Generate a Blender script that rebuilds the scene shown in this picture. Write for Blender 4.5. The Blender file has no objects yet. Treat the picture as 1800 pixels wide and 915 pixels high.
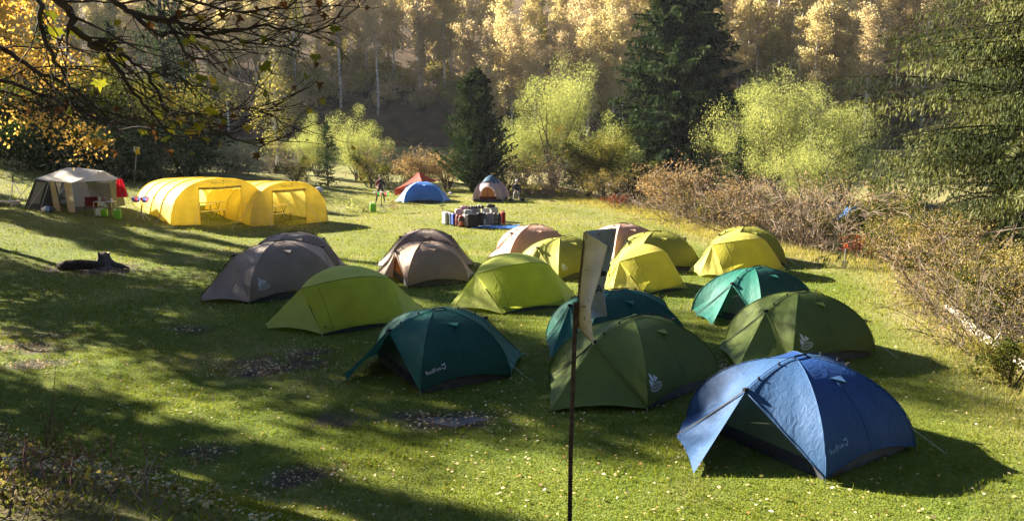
import bpy, math, random
import numpy as np
from mathutils import Vector, Matrix

random.seed(7)
rng = np.random.default_rng(7)
scene = bpy.context.scene
col = scene.collection
R = math.radians

# ------------------------------------------------------------------ camera, sky, sun, exposure
CAM_H, PITCH, FOC = 5.2, R(10.0), 1400.0 / 1800.0
cam_data = bpy.data.cameras.new("camera")
cam_data.sensor_width = 36.0
cam_data.lens = 36.0 * FOC
cam_data.clip_start = 0.05
cam_data.clip_end = 2000.0
cam = bpy.data.objects.new("camera", cam_data)
cam.location = (0, 0, CAM_H)
cam.rotation_euler = (R(90) - PITCH, 0, 0)
col.objects.link(cam)
scene.camera = cam

SUN_AZ, SUN_EL = R(60.0), R(26.5)          # sun stands 59 degrees left of straight ahead
world = bpy.data.worlds.new("World")
scene.world = world
world.use_nodes = True
wn = world.node_tree.nodes
wn.clear()
sky = wn.new("ShaderNodeTexSky")
sky.sky_type = 'NISHITA'
sky.sun_disc = False
sky.sun_elevation = SUN_EL
sky.sun_rotation = -SUN_AZ
sky.altitude = 2000.0           # a high mountain valley: thin, clear air
sky.air_density = 0.6
sky.dust_density = 0.25
bg = wn.new("ShaderNodeBackground")
bg.inputs[1].default_value = 0.05
wo = wn.new("ShaderNodeOutputWorld")
world.node_tree.links.new(sky.outputs[0], bg.inputs[0])
world.node_tree.links.new(bg.outputs[0], wo.inputs[0])

sun_data = bpy.data.lights.new("sun", 'SUN')
sun_data.energy = 5.0
sun_data.angle = R(0.55)
sun_data.color = (1.0, 0.89, 0.72)
sun = bpy.data.objects.new("sun", sun_data)
sun_dir = Vector((math.sin(SUN_AZ) * math.cos(SUN_EL), -math.cos(SUN_AZ) * math.cos(SUN_EL), -math.sin(SUN_EL)))
sun.rotation_euler = sun_dir.to_track_quat('-Z', 'Y').to_euler()
sun.location = (-40, 30, 40)
col.objects.link(sun)

scene.view_settings.view_transform = 'Standard'
scene.view_settings.look = 'None'
scene.view_settings.gamma = 1.0
scene.view_settings.exposure = 2.85
scene.view_settings.use_curve_mapping = False
scene.cycles.max_bounces = 6
scene.cycles.diffuse_bounces = 3
scene.cycles.glossy_bounces = 2
scene.cycles.transmission_bounces = 5
scene.cycles.transparent_max_bounces = 8
scene.cycles.volume_bounces = 0
scene.cycles.use_denoising = True


# ------------------------------------------------------------------ helpers
def V(*a):
    return np.array(a, float)


def pix_dir(px, py):
    dx, du = (px - 900) / 1400.0, -(py - 457.5) / 1400.0
    c, s = math.cos(PITCH), math.sin(PITCH)
    return V(dx, c + du * s, -s + du * c)


def sstep(a, b, x):
    t = np.clip((np.asarray(x, float) - a) / (b - a), 0, 1)
    return t * t * (3 - 2 * t)


EDGE_Y = [0, 10, 15.5, 21.4, 27, 32, 45, 54, 60, 70]
EDGE_X = [8.5, 9.2, 10.0, 11.3, 13.2, 9.6, 7.0, 2.8, 1.0, 0.5]


def ground_h(x, y):
    x = np.asarray(x, float)
    y = np.asarray(y, float)
    yy = y - 0.52 * np.maximum(0, -x - 1.3)
    bank = np.where(yy < 3.9, 2.9 + (3.9 - yy) * 0.167, 2.9 - 0.56 * (yy - 3.9))
    bank = np.clip(bank, -3, 4.2)
    bank = np.where(bank > 0.35, bank, np.where(bank < -0.35, 0, (bank + 0.35) ** 2 / 1.4))
    left = 1.2 * sstep(9, 25, -x) * sstep(22, 37, y) + 0.16 * np.maximum(0, -x - 26) * sstep(15, 40, y)
    left = left * (1 - 0.6 * sstep(55, 90, y))
    ex = np.interp(y, EDGE_Y, EDGE_X)
    drop = -1.6 * sstep(0.5, 12, x - ex) * (1 - sstep(70, 95, y))
    slope = np.interp(x, [-60, -30, 0, 20, 40, 80], [0.40, 0.41, 0.43, 0.54, 0.6, 0.55])
    far = -0.5 * sstep(64, 76, y) + 2.2 * sstep(80, 101, y)
    hill0 = np.interp(x, [-60, -30, -24, -8, 0, 60], [104, 104, 105, 105, 103, 99])
    bankf = 3.6 * sstep(0, 4.5, y - hill0)
    hill = far + bankf + slope * np.clip(y - hill0 - 3.5, 0, 76)
    und = 0.05 * np.sin(x * 0.55 + 1.3) * np.sin(y * 0.43) + 0.025 * np.sin(x * 1.7 + y * 0.9) + 0.02 * np.sin(y * 2.1 - x * 0.6)
    back = 0.85 * np.clip(-3.0 - y + 0.25 * np.maximum(0, -x - 20) * (y < 12) - 0.15 * np.abs(x) * 0, 0, 36)  # unseen slope added behind the camera to shut out sky light
    return bank + left + drop + hill + back + und * (0.35 + 0.65 * sstep(14, 40, y))


def gz(x, y):
    return float(ground_h(x, y))


def G(px, py):
    """the spot on the ground that the photograph shows there"""
    d = pix_dir(px, py)
    t = np.concatenate([np.arange(2, 60, 0.05), np.arange(60, 300, 0.25)])
    z = CAM_H + d[2] * t
    h = ground_h(d[0] * t, d[1] * t)
    i = int(np.argmax(z < h))
    return V(d[0] * t[i], d[1] * t[i], h[i])


def PT(px, py, depth):
    d = pix_dir(px, py)
    k = depth / d[1]
    return V(0, 0, CAM_H) + d * k


def mesh_np(name, verts, faces_flat, loops_per_face, mat, smooth=False, rnd=None):
    me = bpy.data.meshes.new(name)
    verts = np.asarray(verts, np.float32)
    faces_flat = np.asarray(faces_flat, np.int32)
    nf = len(faces_flat) // loops_per_face
    me.vertices.add(len(verts))
    me.vertices.foreach_set("co", verts.ravel())
    me.loops.add(len(faces_flat))
    me.loops.foreach_set("vertex_index", faces_flat)
    me.polygons.add(nf)
    me.polygons.foreach_set("loop_start", np.arange(nf, dtype=np.int32) * loops_per_face)
    if smooth:
        me.polygons.foreach_set("use_smooth", np.ones(nf, bool))
    me.update(calc_edges=True)
    if rnd is not None:
        for an, vals in (rnd if isinstance(rnd, dict) else {"rnd": rnd}).items():
            a = me.attributes.new(an, 'FLOAT', 'FACE' if len(vals) == nf else 'POINT')
            a.data.foreach_set("value", np.asarray(vals, np.float32))
    if mat is not None:
        me.materials.append(mat)
    return me


def link(name, data, parent=None, loc=None, rotz=0.0, scale=None):
    o = bpy.data.objects.new(name, data)
    col.objects.link(o)
    if parent is not None:
        o.parent = parent
    if loc is not None:
        o.location = tuple(float(v) for v in loc)
    if rotz:
        o.rotation_euler = (0, 0, rotz)
    if scale is not None:
        o.scale = scale if hasattr(scale, '__len__') else (scale,) * 3
    return o


def tag(o, label, cat, group=None):
    o["label"] = label
    o["category"] = cat
    if group:
        o["group"] = group
    return o


def thing(name, label, cat, loc=(0, 0, 0), rotz=0.0, group=None, scale=None):
    return tag(link(name, None, None, loc, rotz, scale), label, cat, group)


class MB:
    """collects simple shapes for one mesh"""
    def __init__(self):
        self.v, self.f, self.m = [], [], []

    def add(self, verts, faces, mi=0):
        b = len(self.v)
        self.v += [tuple(float(c) for c in p) for p in verts]
        self.f += [tuple(b + i for i in f) for f in faces]
        self.m += [mi] * len(faces)
        return self

    def box(self, c, s, rz=0.0, mi=0, bev=0.0):
        x, y, z = [k / 2 for k in s]
        if bev:
            b = bev
            pts = []
            for zz, ins in ((-z, b), (-z + b, 0), (z - b, 0), (z, b)):
                for (sx, sy) in ((-1, -1), (1, -1), (1, 1), (-1, 1)):
                    ax, ay = x - ins, y - ins
                    if sx * sy > 0:
                        pts += [(sx * (ax), sy * (ay - b), zz), (sx * (ax - b), sy * ay, zz)]
                    else:
                        pts += [(sx * (ax - b), sy * ay, zz), (sx * ax, sy * (ay - b), zz)]
            fs = []
            for k in range(3):
                for i in range(8):
                    j = (i + 1) % 8
                    fs.append((k * 8 + i, k * 8 + j, k * 8 + 8 + j, k * 8 + 8 + i))
            fs += [tuple(range(7, -1, -1)), tuple(range(24, 32))]
        else:
            pts = [(sx * x, sy * y, sz * z) for sz in (-1, 1) for sx, sy in ((-1, -1), (1, -1), (1, 1), (-1, 1))]
            fs = [(3, 2, 1, 0), (4, 5, 6, 7), (0, 1, 5, 4), (1, 2, 6, 5), (2, 3, 7, 6), (3, 0, 4, 7)]
        cr, sr = math.cos(rz), math.sin(rz)
        self.add([(c[0] + p[0] * cr - p[1] * sr, c[1] + p[0] * sr + p[1] * cr, c[2] + p[2]) for p in pts], fs, mi)
        return self

    def tube(self, pts, rad, n=6, mi=0, cap=True):
        pts = [np.array(p, float) for p in pts]
        rad = [rad] * len(pts) if not hasattr(rad, '__len__') else rad
        vs, fs = [], []
        for i, p in enumerate(pts):
            t = pts[min(i + 1, len(pts) - 1)] - pts[max(i - 1, 0)]
            t = t / (np.linalg.norm(t) + 1e-9)
            a = V(0, 0, 1) if abs(t[2]) < 0.9 else V(1, 0, 0)
            u = np.cross(t, a); u /= np.linalg.norm(u)
            w = np.cross(t, u)
            for k in range(n):
                an = 2 * math.pi * k / n
                vs.append(p + rad[i] * (math.cos(an) * u + math.sin(an) * w))
        for i in range(len(pts) - 1):
            for k in range(n):
                k2 = (k + 1) % n
                fs.append((i * n + k, i * n + k2, (i + 1) * n + k2, (i + 1) * n + k))
        if cap:
            fs.append(tuple(range(n - 1, -1, -1)))
            fs.append(tuple((len(pts) - 1) * n + k for k in range(n)))
        self.add(vs, fs, mi)
        return self

    def lathe(self, prof, n=12, c=(0, 0, 0), mi=0):
        vs, fs = [], []
        for r, z in prof:
            for k in range(n):
                a = 2 * math.pi * k / n
                vs.append((c[0] + r * math.cos(a), c[1] + r * math.sin(a), c[2] + z))
        for i in range(len(prof) - 1):
            for k in range(n):
                k2 = (k + 1) % n
                fs.append((i * n + k, i * n + k2, (i + 1) * n + k2, (i + 1) * n + k))
        fs.append(tuple(range(n - 1, -1, -1)))
        fs.append(tuple((len(prof) - 1) * n + k for k in range(n)))
        self.add(vs, fs, mi)
        return self

    def surf(self, P, ns, nt, mi=0):
        vs = [P(i / ns, j / nt) for j in range(nt + 1) for i in range(ns + 1)]
        fs = [(j * (ns + 1) + i, j * (ns + 1) + i + 1, (j + 1) * (ns + 1) + i + 1, (j + 1) * (ns + 1) + i)
              for j in range(nt) for i in range(ns)]
        self.add(vs, fs, mi)
        return self

    def mesh(self, name, mats, smooth=False):
        me = bpy.data.meshes.new(name)
        me.from_pydata(self.v, [], self.f)
        for m in (mats if isinstance(mats, (list, tuple)) else [mats]):
            me.materials.append(m)
        me.polygons.foreach_set("material_index", self.m)
        if smooth:
            me.polygons.foreach_set("use_smooth", [True] * len(self.f))
        me.update()
        return me

    def build(self, name, mats, parent=None, loc=None, smooth=False, rotz=0.0):
        return link(name, self.mesh(name, mats, smooth), parent, loc, rotz)


# ------------------------------------------------------------------ materials
def new_mat(name):
    m = bpy.data.materials.new(name)
    m.use_nodes = True
    nt = m.node_tree
    nt.nodes.clear()
    return m, nt, nt.nodes.new("ShaderNodeOutputMaterial")


def rgb(c):
    return (c[0], c[1], c[2], 1.0)


def foliage(name, stops, trans=0.45, tint=(1.15, 1.05, 0.55), rough=0.6):
    """leaf colours picked per leaf; light passes through the blade"""
    m, nt, out = new_mat(name)
    at = nt.nodes.new("ShaderNodeAttribute"); at.attribute_name = "rnd"
    cr = nt.nodes.new("ShaderNodeValToRGB")
    els = cr.color_ramp.elements
    for i, c in enumerate(stops):
        p = i / (len(stops) - 1)
        e = els[i] if i < 2 else els.new(p)
        e.position = p
        e.color = rgb(c)
    nt.links.new(at.outputs["Fac"], cr.inputs[0])
    d = nt.nodes.new("ShaderNodeBsdfDiffuse")
    t = nt.nodes.new("ShaderNodeBsdfTranslucent")
    mu = nt.nodes.new("ShaderNodeMix"); mu.data_type = 'RGBA'; mu.blend_type = 'MULTIPLY'
    mu.inputs[0].default_value = 1.0
    mu.inputs[7].default_value = rgb(tint)
    nt.links.new(cr.outputs[0], mu.inputs[6])
    nt.links.new(cr.outputs[0], d.inputs[0])
    nt.links.new(mu.outputs[2], t.inputs[0])
    mx = nt.nodes.new("ShaderNodeMixShader"); mx.inputs[0].default_value = trans
    nt.links.new(d.outputs[0], mx.inputs[1]); nt.links.new(t.outputs[0], mx.inputs[2])
    nt.links.new(mx.outputs[0], out.inputs[0])
    return m


def surface(name, c1, c2=None, scale=6.0, rough=0.7, bump=0.0, bscale=30.0, metal=0.0, spec=0.3, detail=4.0, stretch=None):
    m, nt, out = new_mat(name)
    p = nt.nodes.new("ShaderNodeBsdfPrincipled")
    p.inputs["Roughness"].default_value = rough
    p.inputs["Metallic"].default_value = metal
    p.inputs["Specular IOR Level"].default_value = spec
    tc = nt.nodes.new("ShaderNodeTexCoord")
    src = tc.outputs["Object"]
    if stretch:
        mp = nt.nodes.new("ShaderNodeMapping"); mp.inputs["Scale"].default_value = stretch
        nt.links.new(src, mp.inputs[0]); src = mp.outputs[0]
    if c2 is not None:
        n = nt.nodes.new("ShaderNodeTexNoise"); n.inputs["Scale"].default_value = scale; n.inputs["Detail"].default_value = detail
        nt.links.new(src, n.inputs["Vector"])
        cr = nt.nodes.new("ShaderNodeValToRGB")
        cr.color_ramp.elements[0].position = 0.35; cr.color_ramp.elements[1].position = 0.65
        cr.color_ramp.elements[0].color = rgb(c1); cr.color_ramp.elements[1].color = rgb(c2)
        nt.links.new(n.outputs["Fac"], cr.inputs[0]); nt.links.new(cr.outputs[0], p.inputs["Base Color"])
    else:
        p.inputs["Base Color"].default_value = rgb(c1)
    if bump:
        n2 = nt.nodes.new("ShaderNodeTexNoise"); n2.inputs["Scale"].default_value = bscale; n2.inputs["Detail"].default_value = 5
        nt.links.new(src, n2.inputs["Vector"])
        b = nt.nodes.new("ShaderNodeBump"); b.inputs["Strength"].default_value = bump; b.inputs["Distance"].default_value = 0.03
        nt.links.new(n2.outputs["Fac"], b.inputs["Height"]); nt.links.new(b.outputs[0], p.inputs["Normal"])
    nt.links.new(p.outputs[0], out.inputs[0])
    return m


def fabric(name, c, trans=0.3, rough=0.62, fade=0.76, wr=0.3, tsat=1.0):
    """thin coated tent cloth: some light passes through, soft creases, uneven fading"""
    m, nt, out = new_mat(name)
    p = nt.nodes.new("ShaderNodeBsdfPrincipled")
    p.inputs["Roughness"].default_value = rough
    p.inputs["Specular IOR Level"].default_value = 0.22
    tc = nt.nodes.new("ShaderNodeTexCoord")
    n = nt.nodes.new("ShaderNodeTexNoise"); n.inputs["Scale"].default_value = 1.7; n.inputs["Detail"].default_value = 5
    nt.links.new(tc.outputs["Object"], n.inputs["Vector"])
    cr = nt.nodes.new("ShaderNodeValToRGB")
    cr.color_ramp.elements[0].position = 0.3; cr.color_ramp.elements[1].position = 0.7
    cr.color_ramp.elements[0].color = rgb([k * fade for k in c]); cr.color_ramp.elements[1].color = rgb(c)
    nt.links.new(n.outputs["Fac"], cr.inputs[0]); nt.links.new(cr.outputs[0], p.inputs["Base Color"])
    mp = nt.nodes.new("ShaderNodeMapping"); mp.inputs["Scale"].default_value = (5, 5, 1.6)
    nt.links.new(tc.outputs["Object"], mp.inputs[0])
    n2 = nt.nodes.new("ShaderNodeTexNoise"); n2.inputs["Scale"].default_value = 2.2; n2.inputs["Detail"].default_value = 3
    n2.inputs["Distortion"].default_value = 0.8
    nt.links.new(mp.outputs[0], n2.inputs["Vector"])
    b = nt.nodes.new("ShaderNodeBump"); b.inputs["Strength"].default_value = wr; b.inputs["Distance"].default_value = 0.05
    nt.links.new(n2.outputs["Fac"], b.inputs["Height"]); nt.links.new(b.outputs[0], p.inputs["Normal"])
    t = nt.nodes.new("ShaderNodeBsdfTranslucent")
    g = nt.nodes.new("ShaderNodeGamma"); g.inputs[1].default_value = tsat
    nt.links.new(cr.outputs[0], g.inputs[0]); nt.links.new(g.outputs[0], t.inputs[0])
    nt.links.new(b.outputs[0], t.inputs["Normal"])
    mx = nt.nodes.new("ShaderNodeMixShader"); mx.inputs[0].default_value = trans
    nt.links.new(p.outputs[0], mx.inputs[1]); nt.links.new(t.outputs[0], mx.inputs[2])
    nt.links.new(mx.outputs[0], out.inputs[0])
    return m


M = {}
# ground: turf, dry edges, bare soil, forest floor by per-vertex masks of what grows where
m, nt, out = new_mat("turf")
p = nt.nodes.new("ShaderNodeBsdfPrincipled"); p.inputs["Roughness"].default_value = 0.95; p.inputs["Specular IOR Level"].default_value = 0.1
tc = nt.nodes.new("ShaderNodeTexCoord")


def ramp(src, a, b, lo=0.35, hi=0.65):
    c = nt.nodes.new("ShaderNodeValToRGB")
    c.color_ramp.elements[0].position = lo; c.color_ramp.elements[1].position = hi
    c.color_ramp.elements[0].color = rgb(a); c.color_ramp.elements[1].color = rgb(b)
    nt.links.new(src, c.inputs[0])
    return c.outputs[0]


def noise(s, d=5):
    n = nt.nodes.new("ShaderNodeTexNoise"); n.inputs["Scale"].default_value = s; n.inputs["Detail"].default_value = d
    nt.links.new(tc.outputs["Object"], n.inputs["Vector"])
    return n.outputs["Fac"]


def mixc(f, a, b):
    x = nt.nodes.new("ShaderNodeMix"); x.data_type = 'RGBA'
    nt.links.new(f, x.inputs[0]); nt.links.new(a, x.inputs[6]); nt.links.new(b, x.inputs[7])
    return x.outputs[2]


def attr(n):
    a = nt.nodes.new("ShaderNodeAttribute"); a.attribute_name = n
    return a.outputs["Fac"]


green = mixc(ramp(noise(0.35), (0, 0, 0), (1, 1, 1)), ramp(noise(9), (0.055, 0.085, 0.012), (0.10, 0.14, 0.02)),
             ramp(noise(14), (0.085, 0.11, 0.018), (0.15, 0.165, 0.03)))
dryc = ramp(noise(6), (0.19, 0.16, 0.075), (0.31, 0.26, 0.13))
soil = ramp(noise(20), (0.035, 0.027, 0.02), (0.085, 0.065, 0.048))
floor_ = ramp(noise(0.8), (0.04, 0.03, 0.02), (0.10, 0.066, 0.034))
c = mixc(attr("dry"), green, dryc)
c = mixc(attr("soil"), c, soil)
c = mixc(attr("wood"), c, floor_)
nt.links.new(c, p.inputs["Base Color"])
b = nt.nodes.new("ShaderNodeBump"); b.inputs["Strength"].default_value = 0.8; b.inputs["Distance"].default_value = 0.06
nt.links.new(noise(28, 6), b.inputs["Height"]); nt.links.new(b.outputs[0], p.inputs["Normal"])
nt.links.new(p.outputs[0], out.inputs[0])
M['turf'] = m

M['grass'] = foliage('grass_blade', [(0.06, 0.09, 0.014), (0.115, 0.15, 0.022), (0.18, 0.20, 0.032), (0.25, 0.215, 0.085), (0.38, 0.32, 0.18)], 0.45, (1.2, 1.18, 0.42))
M['litter'] = foliage('fallen_leaf', [(0.55, 0.46, 0.26), (0.42, 0.33, 0.13), (0.62, 0.55, 0.40), (0.33, 0.15, 0.05), (0.5, 0.40, 0.2)], 0.15, (1, 0.9, 0.6))
M['birch_gold'] = foliage('birch_gold', [(0.26, 0.225, 0.11), (0.40, 0.34, 0.17), (0.50, 0.42, 0.22), (0.54, 0.47, 0.26), (0.39, 0.39, 0.18)], 0.6, (1.08, 1.03, 0.8))
M['birch_brown'] = foliage('birch_brown', [(0.26, 0.20, 0.115), (0.40, 0.32, 0.18), (0.5, 0.41, 0.24), (0.42, 0.37, 0.19)], 0.6, (1.06, 1.0, 0.82))
M['birch_green'] = foliage('birch_green', [(0.15, 0.14, 0.05), (0.26, 0.24, 0.08), (0.34, 0.31, 0.11), (0.24, 0.25, 0.085)], 0.5, (1.1, 1.04, .6))
M['gold_near'] = foliage('gold_near', [(0.34, 0.22, 0.06), (0.52, 0.34, 0.09), (0.6, 0.42, 0.13), (0.55, 0.43, 0.14)], 0.55, (1.15, 1.0, 0.6))
M['willow'] = foliage('willow', [(0.14, 0.17, 0.05), (0.28, 0.31, 0.10), (0.39, 0.41, 0.15), (0.48, 0.48, 0.20)], 0.52, (1.06, 1.05, 0.75))
M['leaf_green'] = foliage('leaf_green', [(0.035, 0.05, 0.014), (0.07, 0.085, 0.02), (0.12, 0.12, 0.03), (0.2, 0.15, 0.045)], 0.4)
M['leaf_yellow'] = foliage('leaf_yellow', [(0.09, 0.09, 0.035), (0.17, 0.155, 0.055), (0.29, 0.24, 0.09), (0.22, 0.14, 0.07)], 0.38)
M['leaf_tan'] = foliage('leaf_tan', [(0.10, 0.075, 0.04), (0.21, 0.15, 0.075), (0.33, 0.245, 0.12), (0.22, 0.12, 0.07)], 0.4, (1.05, .97, .75))
M['leaf_red'] = foliage('leaf_red', [(0.13, 0.02, 0.012), (0.2, 0.04, 0.02), (0.15, 0.05, 0.03)], 0.4, (1.1, .8, .6))
M['spruce'] = foliage('spruce', [(0.014, 0.027, 0.014), (0.026, 0.044, 0.02), (0.045, 0.066, 0.027), (0.07, 0.09, 0.034)], 0.2, (1.0, 1.1, 0.5))
M['spruce_dark'] = foliage('spruce_dark', [(0.010, 0.020, 0.011), (0.019, 0.033, 0.016), (0.036, 0.054, 0.023), (0.06, 0.08, 0.03)], 0.18, (1.0, 1.1, 0.5))
M['spruce_light'] = foliage('spruce_light', [(0.014, 0.022, 0.011), (0.04, 0.052, 0.023), (0.11, 0.12, 0.05), (0.2, 0.205, 0.085)], 0.28, (1.1, 1.1, 0.5))
M['maple_leaf'] = foliage('maple_leaf', [(0.10, 0.13, 0.025), (0.2, 0.2, 0.03), (0.36, 0.28, 0.04), (0.22, 0.11, 0.03)], 0.5, (1.15, 1.0, 0.4))
M['maple_dead'] = foliage('maple_dead', [(0.07, 0.035, 0.018), (0.15, 0.07, 0.03)], 0.3)
M['weed'] = foliage('weed', [(0.05, 0.07, 0.02), (0.12, 0.14, 0.04), (0.10, 0.06, 0.03), (0.2, 0.19, 0.07), (0.38, 0.33, 0.13)], 0.35, (1.05, 1, .6))
M['bark_dark'] = surface('bark_dark', (0.025, 0.02, 0.016), (0.06, 0.048, 0.038), 14, 0.9, 0.6, 40, spec=0.1)
M['bark_grey'] = surface('bark_grey', (0.08, 0.065, 0.05), (0.17, 0.14, 0.11), 12, 0.9, 0.5, 30, spec=0.1)
M['bark_birch'] = surface('bark_birch', (0.2, 0.18, 0.16), (0.66, 0.63, 0.58), 1.2, 0.85, 0.2, 12, spec=0.1, stretch=(1, 1, 2.5))
M['twig_pale'] = surface('twig_pale', (0.10, 0.078, 0.06), (0.25, 0.20, 0.155), 3, 0.9, spec=0.1)
M['log_pale'] = surface('log_pale', (0.24, 0.21, 0.17), (0.46, 0.42, 0.36), 5, 0.85, 0.4, 18)
M['post_wood'] = surface('post_wood', (0.42, 0.33, 0.24), (0.6, 0.5, 0.4), 6, 0.8, 0.3, 20)
M['stump'] = surface('stump', (0.03, 0.026, 0.024), (0.12, 0.10, 0.09), 7, 0.9, 0.8, 22)
M['stump_top'] = surface('stump_top', (0.16, 0.12, 0.08), (0.26, 0.2, 0.14), 9, 0.9, 0.5, 25)
M['black'] = surface('black_cord', (0.012, 0.012, 0.014), None, rough=0.6)
M['alloy'] = surface('alloy', (0.55, 0.55, 0.56), (0.42, 0.42, 0.44), 8, 0.4, metal=0.8)
M['cord_pale'] = surface('cord_pale', (0.6, 0.6, 0.55), None, rough=0.8)
M['white_paint'] = surface('white_paint', (0.75, 0.74, 0.70), (0.6, 0.58, 0.53), 4, 0.6)
M['ink'] = surface('ink', (0.02, 0.02, 0.025), None, rough=0.7)
M['print_pale'] = surface('print_pale', (0.52, 0.58, 0.58), None, rough=0.6)
M['print_white'] = surface('print_white', (0.8, 0.82, 0.8), None, rough=0.6)
M['groundsheet'] = surface('groundsheet', (0.012, 0.014, 0.02), (0.03, 0.032, 0.04), 5, 0.5, 0.2, 12)
M['mud'] = surface('mud', (0.045, 0.045, 0.05), (0.075, 0.07, 0.068), 2.0, 0.55, 0.6, 26, spec=0.5)


# ------------------------------------------------------------------ ground
SOIL = [(470, 642, 1.1, 0.30), (440, 655, .8, 0.2), (535, 618, 0.7, 0.16), (525, 838, 0.7, 0.2), (785, 737, 1.15, 0.24),
        (40, 612, 1.0, 0.2), (90, 590, 0.6, 0.12), (172, 472, 1.9, 0.5), (1268, 652, 0.55, 0.3), (330, 578, 0.6, 0.22),
        (360, 795, 0.4, 0.15), (60, 640, 1.0, 0.2), (1640, 545, 0.9, 0.5), (590, 735, .5, .15), (680, 735, .45, .15)]
SOIL_W = [(G(a, b_), c_, d_) for a, b_, c_, d_ in SOIL]


def soil_mask(x, y):
    s = np.zeros_like(np.asarray(x, float))
    wob = 0.28 * np.sin(x * 5.1 + y * 2.0) + 0.24 * np.sin(y * 6.3 - x * 3.1) + 0.18 * np.sin(x * 11 + y * 9)
    for g, rx, ry in SOIL_W:
        ry = ry * 2.2
        q = ((x - g[0]) / rx) ** 2 + ((y - g[1]) / ry) ** 2
        s = np.maximum(s, 1 - sstep(0.35, 1.1, q + wob * 1.3))
    return s


def dry_mask(x, y):
    ex = np.interp(y, EDGE_Y, EDGE_X)
    d = sstep(-2.4, 0.3, x - ex) * 0.95
    d = np.maximum(d, 0.85 * sstep(40, 56, y) * sstep(-14, 4, x))
    d = np.maximum(d, 0.5 * sstep(28, 42, y))
    trod = np.sin(x * 0.61 + 1.7 * np.sin(y * 0.33)) * np.sin(y * 0.53 + 1.3 * np.sin(x * 0.41 + 1)) + 0.5 * np.sin(x * 2.3 + y * 1.1) * np.sin(y * 1.9 - x)
    d = np.maximum(d, 0.5 * sstep(0.25, 1.1, trod))
    blot = 0.5 + 0.5 * np.sin(x * 0.9 + 2) * np.sin(y * 0.7 + x * 0.35)
    return np.clip(d * (0.55 + 0.55 * blot), 0, 1)


xs = np.concatenate([-np.geomspace(34, 190, 26)[::-1], np.arange(-33.5, 22.1, 0.45), np.geomspace(23, 190, 26)])
ys = np.concatenate([np.linspace(-44, 2, 24)[:-1], np.arange(2, 48, 0.4), np.arange(48, 125, 1.0), np.geomspace(126, 185, 16)])
XX, YY = np.meshgrid(xs, ys)
fx, fy = XX.ravel(), YY.ravel()
SM = soil_mask(fx, fy)
fz = ground_h(fx, fy) - 0.04 * SM
nx, ny = len(xs), len(ys)
ii = (np.arange(ny - 1)[:, None] * nx + np.arange(nx - 1)[None, :]).ravel()
faces = np.stack([ii, ii + 1, ii + 1 + nx, ii + nx], 1).ravel()
ex = np.interp(fy, EDGE_Y, EDGE_X)
hill0 = np.interp(fx, [-60, -30, -24, -8, 0, 60], [104, 104, 105, 105, 103, 99])
wood = np.maximum(np.maximum(sstep(-2.5, 0.5, fy - hill0), 1 - sstep(-4, -1, fy)), 0.8 * sstep(1.5, 5, fx - ex) * (1 - sstep(62, 75, fy)))
wood = np.maximum(wood, 0.95 * (1 - sstep(5.0, 7.8, fy - 0.52 * np.maximum(0, -fx - 1.3))) * sstep(1.0, 3.5, -fx))
me = mesh_np("ground", np.stack([fx, fy, fz], 1), faces, 4, M['turf'], True,
             {"dry": dry_mask(fx, fy), "soil": SM, "wood": wood})
o = link("ground", me); o["kind"] = "structure"


# ------------------------------------------------------------------ grass and fallen leaves
def scatter(n, dmin, dmax, power, half=0.78):
    """points spread over the meadow in front of the camera, thinner with distance"""
    u = rng.random(n)
    k = power + 1
    d = (dmin ** k + u * (dmax ** k - dmin ** k)) ** (1 / k)
    a = (rng.random(n) * 2 - 1) * half
    return d * np.sin(a), d * np.cos(a), d


def grass(name, n, dmin, dmax, power, hscale, wscale):
    x, y, d = scatter(n, dmin, dmax, power)
    ex = np.interp(y, EDGE_Y, EDGE_X)
    sm = soil_mask(x, y)
    keep = (rng.random(n) < 0.12 + sstep(5.6, 8.0, y - 0.52 * np.maximum(0, -x - 1.3))) & (x - ex < 1.5 + rng.random(n) * 2) & (rng.random(n) > sm * 1.15)
    pat = 0.5 + 0.5 * np.sin(x * 1.3 + np.sin(y * 0.9) * 2) * np.sin(y * 1.1 + 1.0)
    keep &= rng.random(n) < 0.6 + 0.4 * pat
    x, y, d, pat = x[keep], y[keep], d[keep], pat[keep]
    n = len(x)
    z = ground_h(x, y) - 0.005
    dry = dry_mask(x, y)
    tuft = (rng.random(n) < 0.03)
    cl_ = np.clip(0.5 + 0.5 * np.sin(x * 7.3 + 2 * np.sin(y * 3.1)) * np.sin(y * 6.1 + 2 * np.sin(x * 2.7)), 0, 1) ** 2
    h = (0.018 + 0.032 * rng.random(n) + 0.015 * pat + 0.045 * cl_ * rng.random(n)) * hscale * (1 + tuft * 0.7 + dry * 0.9)
    w = (0.0035 + 0.003 * rng.random(n)) * wscale
    an = rng.random(n) * 2 * np.pi
    la = rng.random(n) * 2 * np.pi
    ll = h * (0.2 + 0.8 * rng.random(n))
    P = np.stack([x, y, z], 1)
    U = np.stack([np.cos(an), np.sin(an), 0 * an], 1) * w[:, None]
    T = np.stack([np.cos(la) * ll, np.sin(la) * ll, h], 1)
    verts = np.stack([P - U, P + U, P + T], 1).reshape(-1, 3)
    rnd = np.clip(0.12 + 0.38 * rng.random(n) + 0.5 * dry * rng.random(n) + 0.10 * pat - 0.12 * cl_, 0, 1)
    o = link(name, mesh_np(name, verts, np.arange(n * 3), 3, M['grass'], False, rnd))
    o["kind"] = "stuff"
    o["label"] = "short meadow grass growing all over the campsite"
    return o


g1 = grass("grass", 360000, 3.6, 22, 0.15, 1.0, 1.35)
g2 = grass("grass_far", 230000, 22, 62, 0.3, 1.35, 3.0)
g2.name = "meadow_grass"
g2["label"] = "short sunlit grass on the far part of the meadow"
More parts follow.
